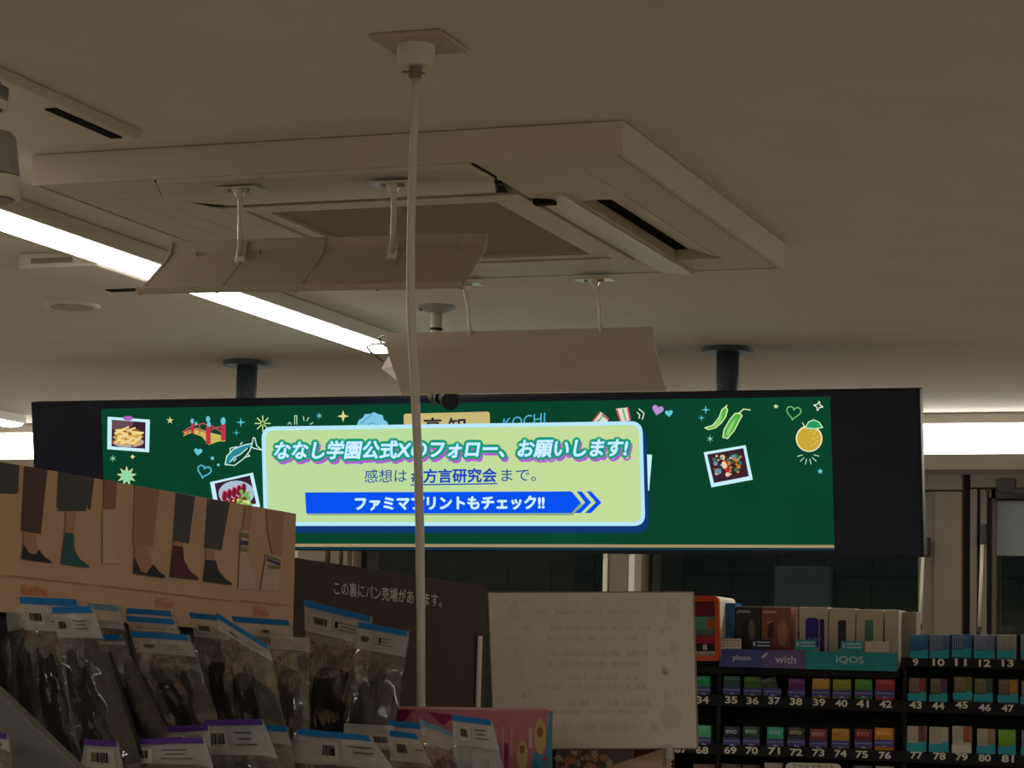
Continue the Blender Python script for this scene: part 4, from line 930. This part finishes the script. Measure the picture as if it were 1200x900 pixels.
# snack rack below with the food picture, clip and cream card
YF = 2.42
nr = thing('snack_rack', 'low grey rack carrying the white sheet and food picture, mostly below view', 'rack', (-.72, 2.65, 0))
MB().box((-.98, 2.32, 0), (-.50, 2.95, 1.55)).build('base', m_gond, nr, bevel=.004)
MB().box((-.98, 2.32, 1.645), (-.50, 2.95, 1.655)).build('top_board', m_gond, nr)
for x_ in (-.975, -.515): MB().box((x_, 2.34, 1.55), (x_ + .01, 2.93, 1.645)).build('side_board', m_gond, nr)
FS = Sheet((0, YF, 1), (1, YF, 1), (0, YF, 2))
fq = [(647, 874), (790, 870), (790, 935), (647, 935)]
zf = 1.656
fp = thing('food_picture', 'brown food picture with orange fried pieces under the white sheet', 'poster', (-.76, YF, zf))
pf = [FS.p(*p, 0) for p in fq[:2]]; pf += [Vector((pf[1].x, YF, zf)), Vector((pf[0].x, YF, zf))]
MB().prism(pf, (0, .003, 0)).build('card', mat('food_brown', '4a2a1c', .5, .3, .3, 60), fp)
for c_, sd, n_ in (('a85a28', 2, 22), ('d08a4a', 5, 14), ('2a1812', 6, 12), ('c8b8a8', 9, 7)):
    r4 = random.Random(sd); mb = MB()
    for k in range(n_): 
        cx_, cy_ = r4.uniform(652, 720), r4.uniform(879, 905)
        FS.poly(mb, [(cx_ + r4.uniform(.6, 1) * rr_ * math.cos(t_), cy_ + r4.uniform(.6, 1) * rr_ * math.sin(t_)) for rr_ in [r4.uniform(2.5, 6.5)] for t_ in [2 * math.pi * j / 8 for j in range(8)]], .0006 + .0002 * sd)
    mb.build('food_print', mat('food_' + c_, c_, .5, .3, .15, 90), fp, kind='stuff')
YG = 2.39
GS = Sheet((0, YG, 1), (1, YG, 1), (0, YG, 2))
mb = MB(); zig = [(785 + (2.6 if k % 2 else 0), 888 + k * 2.6) for k in range(9)]
g_ = [(702, 902), (775, 878), (780, 876), (784, 884)] + zig + [(700, 912)]
tag(mb.prism([GS.p(x, y, 0) for x, y in g_] , (0, .003, 0)).build('cream_bag', mat('cream_paper', 'c8aa8c', .6, .3, .08, 30)), 'cream paper bag with zigzag edge right of the food picture', 'bag')
cpn = thing('label_clip', 'small clear plastic clip at the lower right corner of the white sheet', 'clip', (at(784, 880, Y=2.33).x, 2.33, 1.7))
q0, q1 = at(777, 872, Y=2.335), at(789, 891, Y=2.335)
MB().box((q0.x, 2.33, q1.z), (q1.x, 2.338, q0.z)).build('jaw', mat('clip_plastic', 'a8a49c', .25, .5), cpn, bevel=.0015)
MB().box((q0.x + .002, 2.327, q1.z - .006), (q0.x + .005, 2.333, q0.z - .004)).build('spring', m_steel, cpn)

# ================================================================== SOCK BAGS
m_film = film('bag_film', .035, gl=2.0, rough=.07, bump=.75)
m_head = film('bag_header_print', .34, rough=.3, gl=.25, bump=.1)
m_blue = mat('strip_blue', '1272b4', .45, .4, .04, 30); m_purp = mat('strip_purple', '55308a', .45, .4, .04, 30); m_pale = mat('strip_pale_blue', '6a94ac', .45, .4, .04, 30)
m_lab = mat('barcode_paper', 'b0a698', .7, .2); m_ink = mat('barcode_ink', '2c2826', .7, .2)
STRIP = {'blue': m_blue, 'purple': m_purp, 'pale': m_pale}
def sheetgrid(C, n, nv, fn, u0=0, u1=1, v0=0, v1=1):
    TL_, TR2, BR2, BL2 = C; vs = []; fs = []
    nrm = (TR2 - TL_).cross(BL2 - TL_).normalized()
    if nrm.dot(Vector((0, 0, CAM_Z)) - TL_) < 0: nrm = -nrm
    for j in range(nv + 1):
        for i in range(n + 1):
            u = u0 + (u1 - u0) * i / n; v_ = v0 + (v1 - v0) * j / nv
            p = TL_.lerp(TR2, u).lerp(BL2.lerp(BR2, u), v_)
            vs.append(p + nrm * fn(u, v_))
    for j in range(nv):
        for i in range(n): fs.append((j * (n + 1) + i, j * (n + 1) + i + 1, (j + 1) * (n + 1) + i + 1, (j + 1) * (n + 1) + i))
    return vs, fs
def bag(label, q, Y, strip='blue', sock='2a2725', fill=.38, head=.25, crump=.0042, zt=1.60, dY=.008, seed=0, puff=.014, left=None, foil=False, code=(.12, .42), split=None, tilt=.03, hole=False):
    """a flat clear bag: q = four frame places TL, TR, BR, BL of its face; bottom runs on to the tray"""
    (ax, ay), (bx, by), (cx_, cy_), (dx, dy) = q
    Pa, Pb = at(ax, ay, Y=Y + dY), at(bx, by, Y=Y - dY); Pc, Pd = at(cx_, cy_, Y=Y - dY - tilt), at(dx, dy, Y=Y + dY - tilt)
    def ext(t_, b_):
        k = (zt - t_.z) / (b_.z - t_.z); k = max(k, 1.0); return t_ + (b_ - t_) * k
    Hv = (Pd - Pa).length
    k = max(1, (zt - Pa.z) / (Pd.z - Pa.z))
    Pc2, Pd2 = ext(Pb, Pc), ext(Pa, Pd)
    C = (Pa, Pb, Pc2, Pd2)
    fill_, head_ = fill / k, head / k
    base = (Pc2 + Pd2) / 2
    t = thing('sock_bag', label, 'sock bag', (base.x, base.y, zt), 'bagged socks on the rack')
    sd = Vector((seed * 3.17, seed * 1.3, seed * .7))
    def body(u, v_):
        e = min(1, 7 * min(u, 1 - u)) ** .5 * min(1, max(0, (v_ - head_ * .9) / (.16 / k))) ** .7 * min(1, (1 - v_) * 9) if 0 < u < 1 else 0.0
        cr = crump * (1 if v_ > head_ else .25)
        wn = noise.noise(Vector((u * 3.6, v_ * 5.0, 0)) + sd) * 1.2 - abs(noise.noise(Vector((u * 6 + v_ * 5, v_ * 8 - u * 4, 3)) + sd)) * 2.2 + .5
        return puff * e + cr * wn * (.35 + .65 * e) + (.0010 if v_ > head_ else 0)
    n, nv = 20, 34
    vs, fs = sheetgrid(C, n, nv, body)
    vs2, fs2 = sheetgrid(C, n, nv, lambda u, v_: -.6 * puff * math.sin(math.pi * u) * min(1, (1 - v_) * 6) * max(0, min(1, v_ * 3)) - .0015)
    M = film('foil_film', .30, (.6, .58, .56), .14, .9, .5) if foil else m_film
    MB().add(vs, fs).add(vs2, fs2).build('film', M, t, smooth=True)
    lift = .0012
    vs, fs = sheetgrid(C, 10, 4, lambda u, v_: body(u, v_) + lift, .0, 1.0, .0, head_); MB().add(vs, fs).build('header', m_head, t, smooth=True)
    hs = .050 / k * max(1, .9 * 150 / max(60, (dy - ay)))
    if strip:
        vs, fs = sheetgrid(C, 10, 2, lambda u, v_: body(u, v_) + lift * 2, .02, .98, .0, hs); MB().add(vs, fs).build('colour_strip', STRIP[strip], t, smooth=True)
    if code:
        c0, c1 = code; v0, v1 = hs * 1.5 + .02 / k, head_ * .82
        vs, fs = sheetgrid(C, 4, 3, lambda u, v_: body(u, v_) + lift * 2, c0, c1, v0, v1); lb = MB().add(vs, fs).build('barcode_label', m_lab, t)
        bar = MB(); r5 = random.Random(seed); u = c0 + (c1 - c0) * .2
        while u < c1 - (c1 - c0) * .2:
            w_ = (c1 - c0) * r5.choice([.03, .05, .08])
            vs, fs = sheetgrid(C, 1, 2, lambda u_, v_: body(u_, v_) + lift * 2.6, u, u + w_, v0 + (v1 - v0) * .2, v0 + (v1 - v0) * .72); bar.add(vs, fs); u += w_ + (c1 - c0) * r5.choice([.025, .04])
        bar.build('barcode', m_ink, lb)
        ln = MB()
        for j, (ua, ub) in enumerate(((c1 + .1, c1 + .38), (c1 + .15, c1 + .35), (c1 + .1, c1 + .42))):
            if ub < .97:
                va = v0 + (v1 - v0) * (.12 + .28 * j); vs, fs = sheetgrid(C, 3, 1, lambda u_, v_: body(u_, v_) + lift * 2.2, ua, ub, va, va + (v1 - v0) * .07); ln.add(vs, fs)
        if ln.v: ln.build('header_text', mat('header_ink', '5a524a', .7), t)
    if hole:
        vs, fs = sheetgrid(C, 1, 1, lambda u_, v_: body(u_, v_) + lift * 2.4, .475, .515, head_ * .46, head_ * .66); MB().add(vs, fs).build('hang_hole', m_dark, t)
    # the socks inside: a soft folded slab (or two)
    def slab(u0, u1, c, dz, tp):
        def top(u, v_):
            a_ = (u - u0) / (u1 - u0); b_ = (v_ - tp) / (1 - tp)
            return dz + puff * .45 * math.sin(math.pi * min(1, max(0, a_))) ** .5 * min(1, b_ * 9 + .05) ** .5 + .0016 * noise.noise(Vector((u * 7, v_ * 5, 9)) + sd)
        vs, fs = sheetgrid(C, 12, 16, top, u0, u1, tp, .985)
        # round the shoulders
        nn = 13; vv = [list(p) for p in vs]
        hgt = (Pd2 - Pa).length
        dn = (Pd2 - Pa).normalized()
        for j in range(17):
            for i in range(13):
                a_ = abs(i / 12 * 2 - 1); sh_ = .035 * a_ ** 4 * max(0, 1 - j / 6)
                for kk in range(3): vv[j * nn + i][kk] += dn[kk] * sh_
        vsb, fsb = sheetgrid(C, 12, 16, lambda u, v_: dz - puff * .35, u0, u1, tp + .05, .985)
        mk = mat('sock_' + c, c, .95, .1, .22, 90, .5, 220, stretch=(1, 1, .12))
        o = MB().add(vv, fs).add(vsb, fsb).build('socks', mk, t, smooth=True)
    if split:
        slab(.06, split[0], sock, .0012, fill_); slab(split[0] - .04, .95, split[1], -.001, max(.02, fill_ - .05))
    else: slab(.07, .94, sock, 0, fill_)
    return t
def YU(px, k=0): return 1.0 / abs(at(px, 800, Y=1).x) + k
def YL(px, k=0): return .93 / abs(at(px, 870, Y=1).x) + k
K = '0a0908'
Z1 = 1.64; Z2 = 1.60
bag('black sock bag at the far left, partly hidden behind its neighbour', [(8, 716), (62, 704), (80, 850), (18, 830)], YU(45, .10), None, K, .30, .24, seed=1, code=(.3, .6))
bag('black sock bag with the highest blue strip at far left', [(23, 699.5), (93, 703), (122, 868), (50, 868)], YU(60, .05), 'blue', K, .36, .24, seed=2, code=(.10, .40))
bag('sock bag with black and ribbed charcoal socks, third from left', [(62, 711.5), (110, 711), (160, 868), (90, 868)], YU(95, -.04), 'blue', K, .33, .24, seed=3, split=(.48, '3a342e'), code=(.06, .36), crump=.005)
bag('sock bag with pale strip standing behind the ribbed charcoal bag', [(104, 707), (141, 710), (170, 850), (130, 850)], YU(125, .10), 'pale', '4a4138', .34, .2, seed=4, code=None)
bag('sock bag with a short blue strip and black sock tip, lower than its neighbours', [(112, 743.5), (143, 744), (203, 868), (140, 868)], YU(150, .0), 'blue', K, .38, .10, seed=5, split=(.55, '4d443a'), code=None, crump=.004)
bag('sock bag with the topmost of three stacked blue strips', [(144, 712.5), (203, 716.5), (240, 840), (180, 840)], YU(185, .11), 'blue', '40382f', .45, .15, seed=6, code=None)
bag('sock bag with the middle of three stacked blue strips', [(148, 722), (206, 726), (243, 845), (186, 845)], YU(188, .055), 'blue', '40382f', .45, .14, seed=7, code=(.1, .4))
bag('sock bag with the lowest of three stacked blue strips, black socks showing', [(153, 740.5), (222, 744.5), (262, 858), (192, 858)], YU(200, .0), 'blue', K, .50, .22, seed=8, split=(.55, '3c362f'), code=(.12, .42), crump=.005)
bag('dark brown sock bag left of the crumpled topped bag', [(223, 718), (263, 722), (300, 850), (252, 850)], YU(255, .09), 'blue', '2e2520', .42, .22, seed=9, code=(.12, .62))
bag('crumpled topped sock bag with its blue strip folded diagonally', [(254, 718), (316, 757), (335, 850), (272, 850)], YU(290, -.03), 'blue', '1c1a18', .45, .16, seed=10, crump=.008, code=(.2, .45))
bag('sock bag with blue strip below the word Kids on the card', [(272, 722.5), (341, 727.5), (362, 850), (300, 850)], YU(310, .06), 'blue', '3a332c', .40, .18, seed=11, code=(.45, .65), crump=.005)
bag('ribbed grey sock bag left of the tall upright bag', [(318, 745), (364, 748), (362, 858), (318, 856)], YU(340, -.05), None, '4a423a', .35, .15, seed=12, code=(.6, .9), crump=.004)
bag('tall upright charcoal sock bag leaning left before the brown panel', [(357, 703), (437, 723), (427, 850), (360, 858)], YU(395, .0), 'blue', '262320', .47, .24, seed=13, code=(.10, .42), hole=True, crump=.004)
bag('tall upright grey sock bag nearest the conduit', [(420, 729), (480, 740), (464, 850), (404, 852)], YU(440, -.12), 'blue', '47423c', .52, .26, seed=14, code=(.08, .32), hole=True, crump=.005)
# front row
G = '8a8278'
bag('purple strip sock bag cut by the left edge of the view', [(-22, 858), (11, 861), (18, 930), (-22, 930)], 1.39, 'purple', '8a7468', .45, .3, zt=Z2, seed=21, code=(.5, .9), dY=.006)
bag('front sock bag with narrow purple strip at lower left', [(100, 868), (139, 870.5), (150, 925), (92, 925)], YL(120, -.05), 'purple', '5c554c', .8, .7, zt=Z2, seed=22, code=(.15, .85), dY=.006)
bag('front sock bag with the widest purple strip', [(141, 868.5), (241, 866.5), (258, 925), (128, 925)], YL(190, -.08), 'purple', '5c554c', .8, .6, zt=Z2, seed=23, code=(.12, .4), dY=.008)
bag('sock bag with a purple strip rising just behind the widest one', [(196, 853), (246, 850), (252, 925), (190, 925)], YL(220, -.02), 'purple', '5c554c', .7, .35, zt=Z2, seed=24, code=(.1, .45), dY=.008)
bag('front sock bag with purple strip and size print, left of centre', [(240, 845), (309, 843.5), (340, 925), (238, 925)], YL(275, -.06), 'purple', '5c554c', .75, .55, zt=Z2, seed=25, code=(.08, .38), dY=.008, crump=.005)
bag('front sock bag with a half hidden blue strip right of the size print', [(296, 850), (338, 852), (352, 925), (296, 925)], YL(318, -.01), 'blue', '4d463e', .6, .3, zt=Z2, seed=26, code=None, dY=.008, crump=.005)
bag('slumped pale sock bag with blue strip sloping down, bottom centre', [(351, 855), (434, 863.5), (480, 925), (300, 925)], 1.92, 'blue', '6a6257', .8, .6, zt=Z2, seed=27, code=(.35, .55), dY=.008, crump=.006, hole=True)
bag('sock bag with blue strip right behind the slumped pale bag', [(404, 848), (462, 851), (480, 925), (400, 925)], 2.06, None, '5c544a', .7, .4, zt=Z2, seed=28, code=(.5, .9), dY=.008, crump=.005)
bag('mauve toned sock bag with blue strip at the pink carton', [(456, 845), (506, 850), (522, 925), (452, 925)], 2.07, 'blue', '857468', .65, .35, zt=Z2, seed=29, code=None, dY=.008)
bag('small front sock bag with a short blue strip below the mauve bag', [(458, 857), (490, 861), (520, 925), (458, 925)], 1.98, 'blue', '7c7064', .7, .55, zt=Z2, seed=30, code=(.15, .6), dY=.008, crump=.005)
bag('folded over sock bag with white corner left of the shiny one', [(492, 842.5), (534, 860), (560, 925), (506, 925)], 2.03, 'pale', '786058', .5, .35, zt=Z2, seed=31, code=None, dY=.008, crump=.006)
bag('shiny silver sock bag with blue strip in front of the pink carton', [(531, 838.5), (577, 844.5), (596, 925), (536, 925)], 1.96, 'blue', '8a8078', .55, .42, zt=Z2, seed=32, code=(.15, .42), dY=.008, crump=.009, foil=True)
